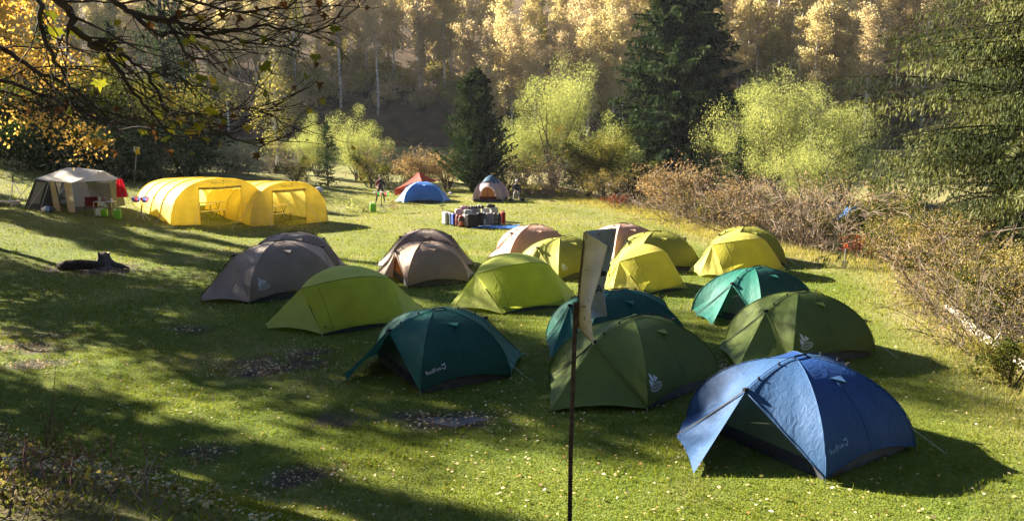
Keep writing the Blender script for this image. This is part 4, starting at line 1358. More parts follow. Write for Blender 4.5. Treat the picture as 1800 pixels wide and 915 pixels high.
quad("roof_panel", E1, E2, Rr2, Rr1, 'canvas_white'); quad("roof_panel", E2 + V(.01, -.03, .02), E3, Rr3, Rr2 + V(.01, 0, .02), 'canvas_white', .05)
quad("roof_panel", Rr1, Rr2, Ek2, Ek1, 'canvas_white'); quad("awning", E3 + V(0, 0, .005), W3, Rr3, Rr3 + V(-.02, 0, .01), 'canvas_white', .04)
quad("wall", B1, B2, E2, E1, 'canvas_grey', .02); quad("wall", B2, V(-.35, .25, 0), V(-.30, .3, 1.42), E2, 'canvas_grey', .02)
k1, k2, k3, k4 = [B1 * (1 - v) * (1 - u) + B2 * u * (1 - v) + E2 * u * v + E1 * (1 - u) * v + V(0, -.03, 0) for u, v in ((.2, .25), (.82, .25), (.82, .93), (.2, .93))]
quad("window", k1, k2, k3, k4, 'window_film', -.02)
quad("door_curtain", V(-.32, -.02, 0), V(.0, -.05, 0), E2 + V(.25, -.03, 0), E2 + V(.02, -.02, 0), 'canvas_cream', .03)
MB().add([E2 + V(.32, -.06, -.02), E2 + V(.62, -.07, -.02), E2 + V(.42, -.04, -.62)], [(0, 2, 1)]).build("door_curtain", M['canvas_white'], ct)
quad("wall", V(.42, -.2, 0), B4, E3, E3 + V(-.35, .03, 0), 'canvas_cream', .02); quad("wall", B4, B5, Rr3 + V(0, .3, -.2), E3, 'canvas_grey', .02)
quad("wall", B4 + V(.012, -.01, .25), B4 * .55 + B5 * .45 + V(.02, 0, .22), E3 * .6 + Rr3 * .4 + V(.03, 0, -.05), E3 + V(.012, -.01, 0), 'window_film', .03)
quad("wall", Bk1, B1, E1, Ek1, 'canvas_grey'); quad("wall", Bk2, Bk1, Ek1, Ek2, 'canvas_grey'); quad("wall", B5, Bk2, Ek2, Rr3 + V(0, .3, -.2), 'canvas_grey')
for a_, b_ in ((E2 + V(.02, -.02, 0), B2 + V(-.02, -.06, 0)), (E3 + V(.02, -.03, 0), B4 + V(.02, -.04, 0)), (E1, E1 + V(-1.25, -.5, -1.5)), (E2 + V(-.1, 0, 0), B1 + V(.3, -.3, 0)), (W3, W3 + V(.6, .1, -1.4))):
    MB().tube([a_, b_], .012, 4).build("guy_line", M['cord_pale'], ct)


def gpos(px, py, dz=0):
    q = G(px, py)
    return (q[0], q[1], gz(q[0], q[1]) + dz)


o = thing("towel", "red towel hanging from the awning corner of the cabin tent", "towel", (g[0] + 2.33, g[1] + .98, gz(g[0], g[1]) + 1.45))
MB().surf(lambda s, t: V((-.10 - .16 * t ** .6) + (.2 + .34 * t ** .6) * s + .06 * t, .05 * math.sin(s * 14) * t, -.88 * t + .12 * (s - .5) ** 2), 16, 10).build("cloth", M['red_cloth'], o, smooth=True)

# camp kitchen beside the cabin tent
q = gpos(186, 380)
t = thing("camp_table", "small alloy camp table beside the cabin tent", "table", q, 0.05)
MB().box((0, 0, .68), (.85, .5, .03), bev=.008).build("table_top", M['alloy'], t)
for sx in (-1, 1):
    for sy in (-1, 1):
        MB().tube([(sx * .4, sy * .22, 0), (sx * .4, sy * .22, .67)], .012, 5).build("leg", M['alloy'], t)
o = thing("cup", "white cup on the camp table", "cup", (q[0] + .32, q[1], q[2] + .697))
MB().lathe([(.04, 0), (.05, .04), (.052, .13), (.046, .13), (.042, .02)], 10).build("bowl", M['white_paint'], o, smooth=True)
MB().tube([(.05, 0, .1), (.09, 0, .08), (.05, 0, .03)], .008, 4).build("handle", M['white_paint'], o)
o = thing("cook_pot", "dark cooking pot on the camp table", "pot", (q[0] - .05, q[1] + .05, q[2] + .697))
MB().lathe([(.10, 0), (.13, .03), (.13, .15), (.14, .16), (.06, .19), (.02, .22)], 12).build("pot_body", M['stump_top'], o, smooth=True)
MB().tube([(-.13, 0, .13), (0, 0, .3), (.13, 0, .13)], .007, 4).build("handle", M['black'], o)
M['jerry_green'] = surface('jerry_green', (0.16, 0.46, 0.03), (0.22, 0.55, 0.06), 5, .35, spec=.5)
M['jerry_white'] = surface('jerry_white', (0.7, 0.74, 0.66), None, rough=.4)


def jerrycan(label, loc, rz, sc=1.0, mat='jerry_green'):
    t = thing("jerrycan", label, "canister", loc, rz, None, sc)
    MB().box((0, 0, .2), (.30, .20, .40), bev=.035).build("body", M[mat], t, smooth=False)
    MB().lathe([(.045, .39), (.045, .44), (.038, .455)], 10, (-.09, 0, 0)).build("cap", M['jerry_white'], t, smooth=True)
    MB().tube([(-.02, 0, .39), (0, 0, .46), (.10, 0, .46), (.12, 0, .39)], .016, 6).build("handle", M[mat], t, smooth=True)
    return t


jerrycan("green canister under the right end of the camp table", gpos(184, 381), .2, .9)
jerrycan("green canister with white cap standing on the lit grass", gpos(207, 385), .4, 1.1)
jerrycan("white canister under the middle of the camp table", gpos(174, 380), .1, .8, 'jerry_white')
jerrycan("green canister in the grass left of the standing person", gpos(656, 372), .3, 1.15)


def camp_chair(label, loc, rz, mat):
    t = thing("camp_chair", label, "chair", loc, rz)
    MB().surf(lambda s, t_: V(-.25 + .5 * s, -.2 + .42 * t_, .40 - .05 * math.sin(math.pi * s)), 6, 5).build("seat", mat, t, smooth=True)
    MB().surf(lambda s, t_: V(-.25 + .5 * s, .22 + .10 * t_ + .03 * math.sin(math.pi * s), .42 + .42 * t_), 6, 5).build("backrest", mat, t, smooth=True)
    for s in (-1, 1):
        MB().tube([(s * .26, -.24, 0), (s * .26, .25, .42), (s * .26, .33, .86)], .013, 5).build("leg", M['black'], t)
        MB().tube([(s * .26, .26, 0), (s * .26, -.22, .42), (s * .27, -.24, .6)], .013, 5).build("leg", M['black'], t)
        MB().tube([(s * .27, -.25, .6), (s * .27, .26, .61)], .017, 5).build("armrest", M['black'], t)
    return t


camp_chair("dark red folding chair at the left end of the camp table", gpos(162, 379), .4, M['maroon'])
camp_chair("dark folding chair inside the cabin tent doorway", gpos(122, 372), -.3, M['canvas_grey'])
o = thing("cloth_bundle", "white and blue bundle of cloth lying before the cabin tent", "bundle", gpos(88, 372))
for k, (cx_, r_, mt) in enumerate(((-.18, .2, 'white_paint'), (.12, .17, 'canvas_grey'), (.0, .15, 'sky_blue_light'))):
    MB().lathe([(r_ * .7, 0), (r_, .06), (r_ * .85, .16), (r_ * .4, .24), (.02, .26)], 9, (cx_, -.05 * k, 0)).build("cloth", M[mt], o, smooth=True)
# tripod and pallet at the far left
q = gpos(27, 356)
t = thing("tripod", "tall grey cooking tripod at the far left edge", "tripod", q)
for an_ in (0.4, 2.5, 4.6):
    MB().tube([(.42 * math.cos(an_), .42 * math.sin(an_), 0), (0, 0, 1.05)], .014, 5).build("leg", M['alloy'], t)
MB().tube([(0, 0, 1.0), (0, 0, 1.28)], .03, 6).build("head", M['black'], t)
MB().tube([(-.18, 0, .52), (.2, .1, .5)], .01, 4).build("brace", M['alloy'], t)
t = thing("pallet", "low pale wooden pallet at the left edge of the meadow", "pallet", gpos(12, 360))
for k in (-.22, 0, .22):
    MB().box((0, k, .17), (1.0, .16, .03)).build("plank", M['post_wood'], t)
for k in (-.42, .42):
    MB().box((k, 0, .08), (.12, .6, .15)).build("block", M['post_wood'], t)

# folding cloth wash basins on stands
M['basin_red'] = fabric('basin_red', (.55, .12, .14), .3)
M['basin_blue'] = fabric('basin_blue', (.14, .2, .55), .3)
M['basin_green'] = fabric('basin_green', (.03, .30, .08), .3)


def wash_stand(label, loc, mats, hgt=.92):
    t = thing("wash_stand", label, "wash stand", loc)
    for an_ in (.3, 1.9, 3.6, 5.2):
        MB().tube([(.36 * math.cos(an_), .2 * math.sin(an_), 0), (.02 * math.cos(an_), 0, .34), (0, 0, .42)], .016, 5).build("leg", M['alloy'], t)
    MB().tube([(0, 0, .3), (0, 0, hgt - .1)], .022, 6).build("column", M['black'], t)
    for k, s in enumerate((-.20, .20)):
        bo = None
        for w_ in range(8):
            a0 = 6.2832 * w_ / 8
            me_ = MB().surf(lambda s_, t_: V(s + (.10 + .12 * t_ ** .5) * math.cos(a0 + s_ * .7854), (.10 + .12 * t_ ** .5) * math.sin(a0 + s_ * .7854), hgt - .14 + .24 * t_), 3, 4)
            me_.build("basin_panel", M[mats[(k + w_) % 2]], t, smooth=True)
        MB().tube([(s + .22 * math.cos(6.2832 * i / 12), .22 * math.sin(6.2832 * i / 12), hgt + .1) for i in range(13)], .012, 4).build("rim", M['white_paint'], t)
        MB().lathe([(.02, hgt - .15), (.11, hgt - .14), (.02, hgt - .13)], 8, (s, 0, 0)).build("basin_floor", M[mats[k]], t)
    return t


wash_stand("wash stand with red and blue cloth basins left of the tunnel tent", gpos(250, 387), ('basin_red', 'basin_blue'), .98)
wash_stand("wash stand with green and red cloth basins by the standing person", gpos(671, 371), ('basin_green', 'basin_red'), 1.0)

# tilted sign behind the cabin tent
q = G(180, 330)
t = thing("sign", "small tilted white sign on a thin pole behind the cabin tent", "sign", (q[0], q[1] + 4, gz(q[0], q[1] + 4)))
t.rotation_euler = (0, R(9), 0)
MB().tube([(0, 0, -.2), (0, 0, 2.05)], .02, 5).build("pole", M['alloy'], t)
pl = MB().box((0, -.03, 2.2), (.36, .02, .34)).build("plate", M['white_paint'], t)
put_flat(TXT["JET"], V(-.15, -.042, 2.13), V(1, 0, 0), V(0, 0, 1), .2, M['ink'], pl, "lettering", off=0.004)

# ------------------------------------------------------------------ luggage row on a blue sheet
LUG = {k: surface('bag_' + k, c_, tuple(v * .75 for v in c_), 7, r_, .25, 30) for k, c_, r_ in (
    ('white', (.55, .57, .50), .4), ('slate', (.05, .07, .08), .5), ('blue', (.02, .05, .26), .5), ('pink', (.42, .25, .30), .6), ('wine', (.16, .02, .04), .6), ('black', (.012, .012, .018), .6),
    ('grey', (.22, .20, .21), .6), ('silver', (.40, .41, .42), .4), ('olive', (.14, .13, .09), .7), ('brown', (.07, .05, .035), .7), ('red', (.30, .02, .02), .5), ('orange', (.5, .12, .05), .6))}


def suitcase(label, loc, rz, w_, d_, h_, mat, ribs=3, wheels=True):
    t = thing("suitcase", label, "suitcase", loc, rz, "luggage in the row on the meadow")
    MB().box((0, 0, h_ / 2 + .05), (w_, d_, h_), bev=min(.05, d_ * .22)).build("shell", LUG[mat], t)
    for k in range(ribs):
        x_ = -w_ * .3 + w_ * .6 * (k + .5) / ribs
        for s in (-1, 1):
            MB().box((x_, s * (d_ / 2 + .004), h_ / 2 + .05), (.018, .016, h_ * .8)).build("rib", LUG[mat], t)
    MB().tube([(-.09, 0, h_ + .05), (-.08, 0, h_ + .10), (.08, 0, h_ + .10), (.09, 0, h_ + .05)], .012, 5).build("handle", M['black'], t)
    if wheels:
        for s in (-1, 1):
            for s2 in (-1, 1):
                MB().tube([(s * w_ * .38, s2 * d_ * .3 - .02, .03), (s * w_ * .38, s2 * d_ * .3 + .02, .03)], .03, 8).build("wheel", M['black'], t)
    return t


def duffel(label, loc, rz, L, r, mat, mat2):
    t = thing("duffel_bag", label, "bag", loc, rz, "luggage in the row on the meadow")
    MB().lathe([(.02, 0), (r * .8, .01), (r, .08), (r * 1.04, L * .5), (r * .95, L - .08), (r * .6, L), (.02, L + .02)], 12).build("body", LUG[mat], t, smooth=True)
    for k in (.3, .65):
        MB().tube([((r * 1.05) * math.cos(6.2832 * i / 12), r * 1.05 * math.sin(6.2832 * i / 12), L * k) for i in range(13)], .014, 4).build("strap", LUG[mat2], t)
    MB().tube([(-r, -.05, L * .3), (-r * 1.25, -.1, L * .5), (-r, -.05, L * .7)], .012, 4).build("handle", LUG[mat2], t)
    return t


def backpack(label, loc, rz, w_, d_, h_, mat, mat2):
    t = thing("backpack", label, "backpack", loc, rz, "luggage in the row on the meadow")
    MB().surf(lambda s, u: V(w_ / 2 * math.cos(6.2832 * s) * (1 - .35 * max(0, u - .7) / .3 - .15 * max(0, .15 - u) / .15), d_ / 2 * math.sin(6.2832 * s) * (1 - .5 * max(0, u - .75) / .25), h_ * u), 14, 9).build("body", LUG[mat], t, smooth=True)
    MB().lathe([(.02, h_ * .97), (w_ * .34, h_ * .96), (w_ * .36, h_ * 1.03), (w_ * .2, h_ * 1.1), (.02, h_ * 1.11)], 10).build("lid", LUG[mat2], t, smooth=True)
    MB().box((0, -d_ / 2 - .03, h_ * .35), (w_ * .6, .1, h_ * .4), bev=.03).build("pocket", LUG[mat2], t)
    for s in (-1, 1):
        MB().tube([(s * w_ * .25, d_ * .45, h_ * .85), (s * w_ * .3, d_ * .75, h_ * .6), (s * w_ * .25, d_ * .48, h_ * .2)], .02, 4).build("strap", M['black'], t)
    return t


row = [  # pixel x, pixel y of the foot, builder
    (784, 396, lambda l, p_: suitcase(l, p_, .5, .30, .44, .62, 'white'), "white hard suitcase at the left end of the luggage row"),
    (791, 397, lambda l, p_: suitcase(l, p_, .5, .18, .44, .62, 'slate'), "slate suitcase next to the white one"),
    (796, 398, lambda l, p_: suitcase(l, p_, .5, .16, .42, .60, 'blue'), "royal blue suitcase in the luggage row"),
    (800, 398, lambda l, p_: suitcase(l, p_, .4, .14, .42, .56, 'pink'), "pinkish suitcase squeezed right of the blue one"),
    (804.5, 399, lambda l, p_: duffel(l, p_, .3, .60, .12, 'wine', 'orange'), "wine red upright duffel bag in the luggage row"),
    (810, 400, lambda l, p_: backpack(l, p_, .2, .30, .24, .52, 'brown', 'orange'), "brown backpack with orange pocket in the luggage row"),
    (817, 400, lambda l, p_: suitcase(l, p_, .6, .16, .40, .58, 'grey'), "grey suitcase left of the big black bag"),
    (830, 401, lambda l, p_: suitcase(l, p_, .15, .56, .32, .62, 'black', 0), "big black suitcase in the middle of the luggage row"),
    (844, 399, lambda l, p_: suitcase(l, p_, .1, .34, .30, .64, 'black', 2), "tall black suitcase right of the big black one"),
    (851, 397, lambda l, p_: backpack(l, p_, 0, .28, .24, .60, 'slate', 'silver'), "slate backpack with silver lid in the luggage row"),
    (860, 396, lambda l, p_: suitcase(l, p_, .1, .40, .28, .56, 'grey', 3), "dark grey suitcase right of centre in the luggage row"),
    (870, 396, lambda l, p_: duffel(l, p_, 0, .62, .13, 'olive', 'silver'), "olive upright duffel bag in the luggage row"),
    (877, 396, lambda l, p_: duffel(l, p_, 0, .60, .12, 'brown', 'olive'), "brown upright duffel bag in the luggage row"),
    (884, 395, lambda l, p_: suitcase(l, p_, .2, .22, .34, .62, 'red', 2), "dark red suitcase at the right end of the luggage row"),
]
for px, py, fn, lb in row:
    q = G(px, py)
    fn(lb, (q[0], q[1] + .2, gz(q[0], q[1] + .2)))
rb = [(822, 395, 'silver', "silver suitcase in the back row behind the big black one"), (836, 393, 'grey', "grey suitcase in the back row of the luggage"),
      (853, 392, 'white', "white suitcase in the back row of the luggage"), (806, 394, 'pink', "pink suitcase in the back row of the luggage"), (868, 391, 'silver', "pale suitcase behind the olive duffel bag")]
for i, (px, py, mt, lb) in enumerate(rb):
    q = G(px, py)
    suitcase(lb, (q[0], q[1] + .55, gz(q[0], q[1] + .55)), .15 * i, .42, .26, .66, mt, 2)
for i, (px, py, zz, mt, m2, lb) in enumerate([(815, 393, .74, 'pink', 'wine', "pale pink bag lying on top of the luggage"), (842, 392, .76, 'black', 'white', "black and white bag on top of the luggage"),
                                             (862, 391, .78, 'black', 'brown', "small black bag on top of the right-hand luggage"), (829, 393, .74, 'brown', 'silver', "brown bag on top of the middle luggage")]):
    q = G(px, py)
    t = duffel(lb, (q[0] - .2, q[1] + .6, gz(q[0], q[1] + .6) + zz), 0, .42, .10, mt, m2)
    t.rotation_euler = (0, R(90), .1 * i)
q = G(850, 401)
t = thing("ground_sheet", "blue plastic sheet spread under the luggage row", "tarp", (q[0], q[1], gz(q[0], q[1])))
MB().surf(lambda s, u: V(-.6 + 2.3 * s + .1 * math.sin(u * 9), -.22 + 1.2 * u + .12 * math.sin(s * 8), .03 + .02 * math.sin(s * 13) * math.sin(u * 7)), 20, 10).build("sheet", M['tarp_blue'], t, smooth=True)
q = G(778, 391)
t = thing("stick", "short wooden stake with a dark cross-piece left of the luggage", "stake", (q[0], q[1], gz(q[0], q[1])))
MB().tube([(0, 0, -.1), (.01, 0, .86)], .028, 6).build("shaft", M['post_wood'], t)
MB().tube([(-.14, 0, .87), (.16, .02, .88)], .03, 6).build("cross_piece", M['black'], t)


# ------------------------------------------------------------------ people
def skin_body(name, nodes, edges, parent, mats, pick):
    me = bpy.data.meshes.new(name)
    me.from_pydata([n_[0] for n_ in nodes], edges, [])
    ob = bpy.data.objects.new(name, me)
    col.objects.link(ob)
    md = ob.modifiers.new("skin", 'SKIN')
    md.use_smooth_shade = True
    for i, n_ in enumerate(nodes):
        sv = me.skin_vertices[0].data[i]
        sv.radius = (n_[1], n_[2] if len(n_) > 2 else n_[1])
        sv.use_root = (i == 0)
    sb = ob.modifiers.new("sub", 'SUBSURF'); sb.levels = 2; sb.render_levels = 2
    dg = bpy.context.evaluated_depsgraph_get()
    out_ = bpy.data.meshes.new_from_object(ob.evaluated_get(dg))
    bpy.data.objects.remove(ob)
    out_.materials.clear()
    for m_ in mats:
        out_.materials.append(m_)
    for p_ in out_.polygons:
        p_.material_index = pick(p_.center)
        p_.use_smooth = True
    return link(name, out_, parent)


M['skin'] = surface('skin', (.42, .25, .18), None, rough=.55)
M['jacket_dark'] = surface('jacket_dark', (.02, .022, .035), (.035, .03, .04), 9, .8, .3, 20)
M['trousers'] = surface('trousers', (.022, .02, .022), (.04, .034, .032), 9, .85, .3, 20)
M['wine_top'] = surface('wine_top', (.10, .018, .028), (.14, .03, .04), 9, .8)
M['khaki'] = surface('khaki', (.36, .33, .26), (.26, .24, .19), 9, .85)
M['hair_dark'] = surface('hair_dark', (.03, .02, .015), None, rough=.7)
M['cap_white'] = surface('cap_white', (.7, .7, .68), None, rough=.7)


def finger_nodes(nodes, edges, w_i, hand, d, side_v, up_v):
    """five short chains growing from the palm"""
    for k in range(4):
        b_ = len(nodes)
        o_ = hand + side_v * (k - 1.5) * .021
        ln = (.07, .082, .078, .06)[k]
        nodes.append((tuple(o_ + d * .045), .011)); nodes.append((tuple(o_ + d * (.045 + ln * .55)), .0095)); nodes.append((tuple(o_ + d * (.045 + ln * .9) - up_v * .03), .008))
        edges.extend([(w_i, b_), (b_, b_ + 1), (b_ + 1, b_ + 2)])
    b_ = len(nodes)
    nodes.append((tuple(hand + side_v * .048 + d * .01), .012)); nodes.append((tuple(hand + side_v * .062 + d * .05 - up_v * .015), .010))
    edges.extend([(w_i, b_), (b_, b_ + 1)])


def face_parts(T, c, f):
    """eyes, nose, mouth, ears on a head centred at c and facing f (flat direction)"""
    f = unit(f); s = V(-f[1], f[0], 0)
    for k in (-1, 1):
        MB().lathe([(.002, -.012), (.012, 0), (.002, .012)], 6, c + f * .092 + s * k * .032 + V(0, 0, .012)).build("eye", M['ink'], T)
        MB().lathe([(.006, -.03), (.018, 0), (.006, .03)], 6, c + s * k * .082).build("ear", M['skin'], T, smooth=True)
    MB().add([c + f * .092 + V(0, 0, .02), c + f * .118 + V(0, 0, -.025), c + f * .09 + s * .018 + V(0, 0, -.03), c + f * .09 - s * .018 + V(0, 0, -.03)], [(0, 1, 2), (0, 3, 1), (1, 3, 2)]).build("nose", M['skin'], T)
    MB().box(c + f * .088 + V(0, 0, -.052), (.04, .01, .008), math.atan2(s[1], s[0])).build("mouth", M['wine_top'], T)


# standing person, leaning towards the wash stand, legs apart
q = G(668, 356)
pt = thing("person", "person in dark jacket and trousers standing by the green and red wash stand", "person", (q[0] + .05, q[1], gz(q[0], q[1])), R(190))
nodes = [((0, 0, .92), .15, .11), ((0, .0, 1.12), .145, .10), ((0, .03, 1.32), .165, .11), ((0, .05, 1.44), .08, .07), ((0, .07, 1.52), .052), ((0, .09, 1.60), .075, .085), ((0, .09, 1.70), .07, .08),
         ((.11, 0, .88), .085), ((.22, -.02, .48), .062), ((.30, -.04, .09), .045), ((.32, .09, .04), .042), ((.33, .17, .03), .03),
         ((-.11, 0, .88), .085), ((-.19, .06, .48), .062), ((-.24, -.02, .09), .045), ((-.25, .11, .04), .042), ((-.26, .19, .03), .03),
         ((.20, .03, 1.38), .065), ((.27, .06, 1.10), .048), ((.22, .27, .98), .036), ((.19, .34, .98), .026, .035),
         ((-.20, .03, 1.38), .065), ((-.28, .04, 1.10), .048), ((-.22, .25, .98), .036), ((-.18, .33, .98), .026, .035)]
edges = [(0, 1), (1, 2), (2, 3), (3, 4), (4, 5), (5, 6), (0, 7), (7, 8), (8, 9), (9, 10), (10, 11), (0, 12), (12, 13), (13, 14), (14, 15), (15, 16), (2, 17), (17, 18), (18, 19), (19, 20), (2, 21), (21, 22), (22, 23), (23, 24)]
finger_nodes(nodes, edges, 20, V(.19, .34, .98), V(-.1, 1, -.1), V(-1, 0, 0), V(0, 0, 1))
finger_nodes(nodes, edges, 24, V(-.18, .33, .98), V(.1, 1, -.1), V(1, 0, 0), V(0, 0, 1))


def pick(c_):
    if c_.z > 1.49:
        return 0
    if c_.z < .93 and not (c_.y > .22):
        return 2 if c_.z > .06 else 3
    if c_.y > .30 and .85 < c_.z < 1.1:
        return 0
    return 1 if c_.x < .06 else 4


skin_body("body", nodes, edges, pt, [M['skin'], M['jacket_dark'], M['trousers'], M['black'], M['wine_top']], pick)
MB().surf(lambda s, u: V(0, .075, 1.655) + V(.088 * math.cos(6.2832 * s) * math.sin(u * 1.9), .100 * math.sin(6.2832 * s) * math.sin(u * 1.9) - .02 * u, .115 * math.cos(u * 1.9) + .01), 14, 6).build("hair", M['hair_dark'], pt, smooth=True)
face_parts(pt, V(0, .09, 1.63), V(0, 1, 0))

# seated person at the shrub edge, facing the camera
q = G(908, 352)
pos = (q[0], q[1] + .25, gz(q[0], q[1] + .25))
camp_chair("low dark chair under the seated person", pos, 0.0, M['canvas_grey'])
ps = thing("person", "person in dark jacket and pale trousers sitting at the edge of the shrubs", "person", pos)
nodes = [((0, .1, .52), .16, .12), ((0, .12, .72), .15, .11), ((0, .08, .94), .17, .11), ((0, .05, 1.06), .08, .07), ((0, .02, 1.13), .052), ((0, -.01, 1.21), .074, .085), ((0, -.01, 1.31), .07, .08),
         ((.12, -.02, .50), .09), ((.15, -.36, .50), .068), ((.16, -.40, .10), .046), ((.16, -.50, .04), .042), ((.165, -.58, .03), .03),
         ((-.12, -.02, .50), .09), ((-.15, -.36, .50), .068), ((-.19, -.36, .10), .046), ((-.19, -.46, .04), .042), ((-.195, -.54, .03), .03),
         ((.21, .08, 1.0), .065), ((.27, .0, .74), .048), ((.12, -.22, .64), .036), ((.06, -.27, .63), .026, .035),
         ((-.21, .08, 1.0), .065), ((-.27, .0, .74), .048), ((-.12, -.24, .66), .036), ((-.06, -.29, .66), .026, .035)]
finger_nodes_edges = list(edges[:24])
finger_nodes(nodes, finger_nodes_edges, 20, V(.06, -.27, .63), V(-.7, -.6, 0), V(.6, -.7, 0), V(0, 0, 1))
finger_nodes(nodes, finger_nodes_edges, 24, V(-.06, -.29, .66), V(.7, -.6, 0), V(-.6, -.7, 0), V(0, 0, 1))


def pick2(c_):
    if c_.z > 1.10:
        return 0
    if c_.z < .6 and c_.y < .12:
        return 2 if c_.z > .07 else 3
    if c_.y < -.22 and c_.z > .58:
        return 0
    return 1


skin_body("body", nodes, finger_nodes_edges, ps, [M['skin'], M['jacket_dark'], M['khaki'], M['black']], pick2)
MB().surf(lambda s, u: V(0, 0.0, 1.27) + V(.09 * math.cos(6.2832 * s) * math.sin(u * 1.7), .10 * math.sin(6.2832 * s) * math.sin(u * 1.7) + .01, .11 * math.cos(u * 1.7) + .012), 14, 6).build("cap", M['cap_white'], ps, smooth=True)
face_parts(ps, V(0, -.01, 1.24), V(0, -1, 0))
for i, (px, py, lb) in enumerate([(898, 353, "dark shoe bag beside the seated person's left"), (918, 353, "dark bag beside the seated person's right")]):
    q2 = gpos(px, py)
    t = thing("bag", lb, "bag", q2, .4 * i)
    MB().box((0, 0, .09), (.30, .2, .18), bev=.05).build("body", M['jacket_dark'], t)
    MB().tube([(-.08, 0, .17), (0, 0, .26), (.08, 0, .17)], .012, 4).build("handle", M['black'], t)

# ------------------------------------------------------------------ small things of the meadow
# stump with charred log
q = G(183, 470)
t = thing("tree_stump", "weathered grey tree stump with flaring roots on the left meadow", "stump", (q[0], q[1], gz(q[0], q[1])), .3)


def stump_surf(s, u):
    an_ = 6.2832 * s
    r_ = .19 + .03 * math.sin(3 * an_ + 1) + (.30 + .22 * max(0, math.sin(5 * an_ + .6)) + .15 * max(0, math.cos(an_ - 5.9))) * (1 - u) ** 3.2
    return V(r_ * math.cos(an_), r_ * math.sin(an_), -.05 + .58 * u + .03 * u * math.sin(5 * an_))


MB().surf(stump_surf, 32, 12).build("bark", M['stump'], t, smooth=True)
MB().add([stump_surf(k / 32, 1.0) * V(.98, .98, 1) + V(0, 0, -.006) for k in range(32)], [tuple(range(32))]).build("cut_top", M['stump_top'], t)
MB().tube([(.25, -.1, .12), (.55, -.22, .08), (.85, -.3, -.02)], [.12, .09, .03], 7).build("root", M['stump'], t, smooth=True)
q = G(143, 474)
t = thing("log", "blackened fallen log lying left of the stump", "log", (q[0], q[1], gz(q[0], q[1])), .05)
MB().tube([(-.75, .05, .12), (-.45, 0, .15), (0, .03, .17), (.4, .1, .14), (.75, .18, .10)], [.15, .19, .18, .17, .12], 10).build("trunk", M['bark_dark'], t, smooth=True)
for k in (-.5, -.1, .3):
    MB().tube([(k, -.12, .18), (k + .1, -.25, .30)], [.05, .02], 5).build("branch_stub", M['bark_dark'], t)
# post, shovel, blue tarp in the thicket, white log
q = G(1570, 477)
t = thing("wooden_post", "short pale wooden post leaning at the edge of the thicket", "post", (q[0], q[1], gz(q[0], q[1])))
t.rotation_euler = (0, R(8), 0)
MB().tube([(0, 0, -.2), (.0, 0, .3), (.01, 0, .78), (.02, 0, .84)], [.075, .075, .07, .05], 8).build("shaft", M['post_wood'], t, smooth=True)
MB().box((.03, -.01, .86), (.05, .09, .1), .3).build("split_top", M['post_wood'], t)
q = G(1484, 472)
t = thing("shovel", "shovel with orange D-handle stuck upright at the thicket edge", "shovel", (q[0], q[1], gz(q[0], q[1])))
M['orange_plastic'] = surface('orange_plastic', (.75, .14, .02), None, rough=.4)
MB().tube([(0, 0, .2), (0, 0, .72)], .019, 6).build("shaft", M['alloy'], t)
MB().tube([(0, 0, .58), (0, 0, .73), (-.055, 0, .82), (-.055, 0, .87), (.055, 0, .87), (.055, 0, .82), (0, 0, .73)], .017, 6).build("handle", M['orange_plastic'], t)
MB().surf(lambda s, u: V((-.11 + .22 * s) * (1 - .25 * u * u), .03 * math.sin(math.pi * s), .28 - .33 * u), 6, 6).build("blade", M['slate'] if 'slate' in M else M['alloy'], t, smooth=True)
tb = PT(1495, 372, 36)
t = thing("tarp_shelter", "blue tarp showing through the thicket on the right", "tarp", (tb[0], tb[1], gz(tb[0], tb[1])))
hz_ = tb[2] - gz(tb[0], tb[1])
MB().surf(lambda s, u: V(-.75 + 1.5 * s, .8 * (u - .5), hz_ - .45 + .9 * (1 - abs(2 * s - 1.1)) * .8 + .1 * math.sin(u * 6)), 10, 6).build("tarp_panel", M['tarp_blue'], t, smooth=True)
MB().surf(lambda s, u: V(-.75 + 1.5 * s, -.42, (hz_ - .45 + .9 * (1 - abs(2 * s - 1.1)) * .8) * (1 - u)), 8, 6).build("tarp_panel", M['tarp_blue'], t, smooth=True)
MB().tube([(0, 0, 0), (0, 0, hz_ + .2)], .02, 5).build("pole", M['alloy'], t)
la_, lb_ = G(1662, 545), G(1818, 668)
t = thing("log", "long whitish bare log lying along the foot of the right-hand bushes", "log", (la_[0], la_[1], gz(la_[0], la_[1])))
pts = []
for k in range(9):
    f = k / 8
    p_ = la_ * (1 - f) + lb_ * f
    pts.append((p_[0] - la_[0] + .06 * math.sin(f * 9), p_[1] - la_[1], gz(p_[0], p_[1]) - gz(la_[0], la_[1]) + .10 + .03 * math.sin(f * 13)))
MB().tube(pts, [.07, .11, .125, .12, .115, .10, .10, .09, .06], 9).build("trunk", M['log_pale'], t, smooth=True)
for k in (2, 5):
    MB().tube([pts[k], V(*pts[k]) + V(.25, .1, .3)], [.04, .015], 5).build("branch_stub", M['log_pale'], t)
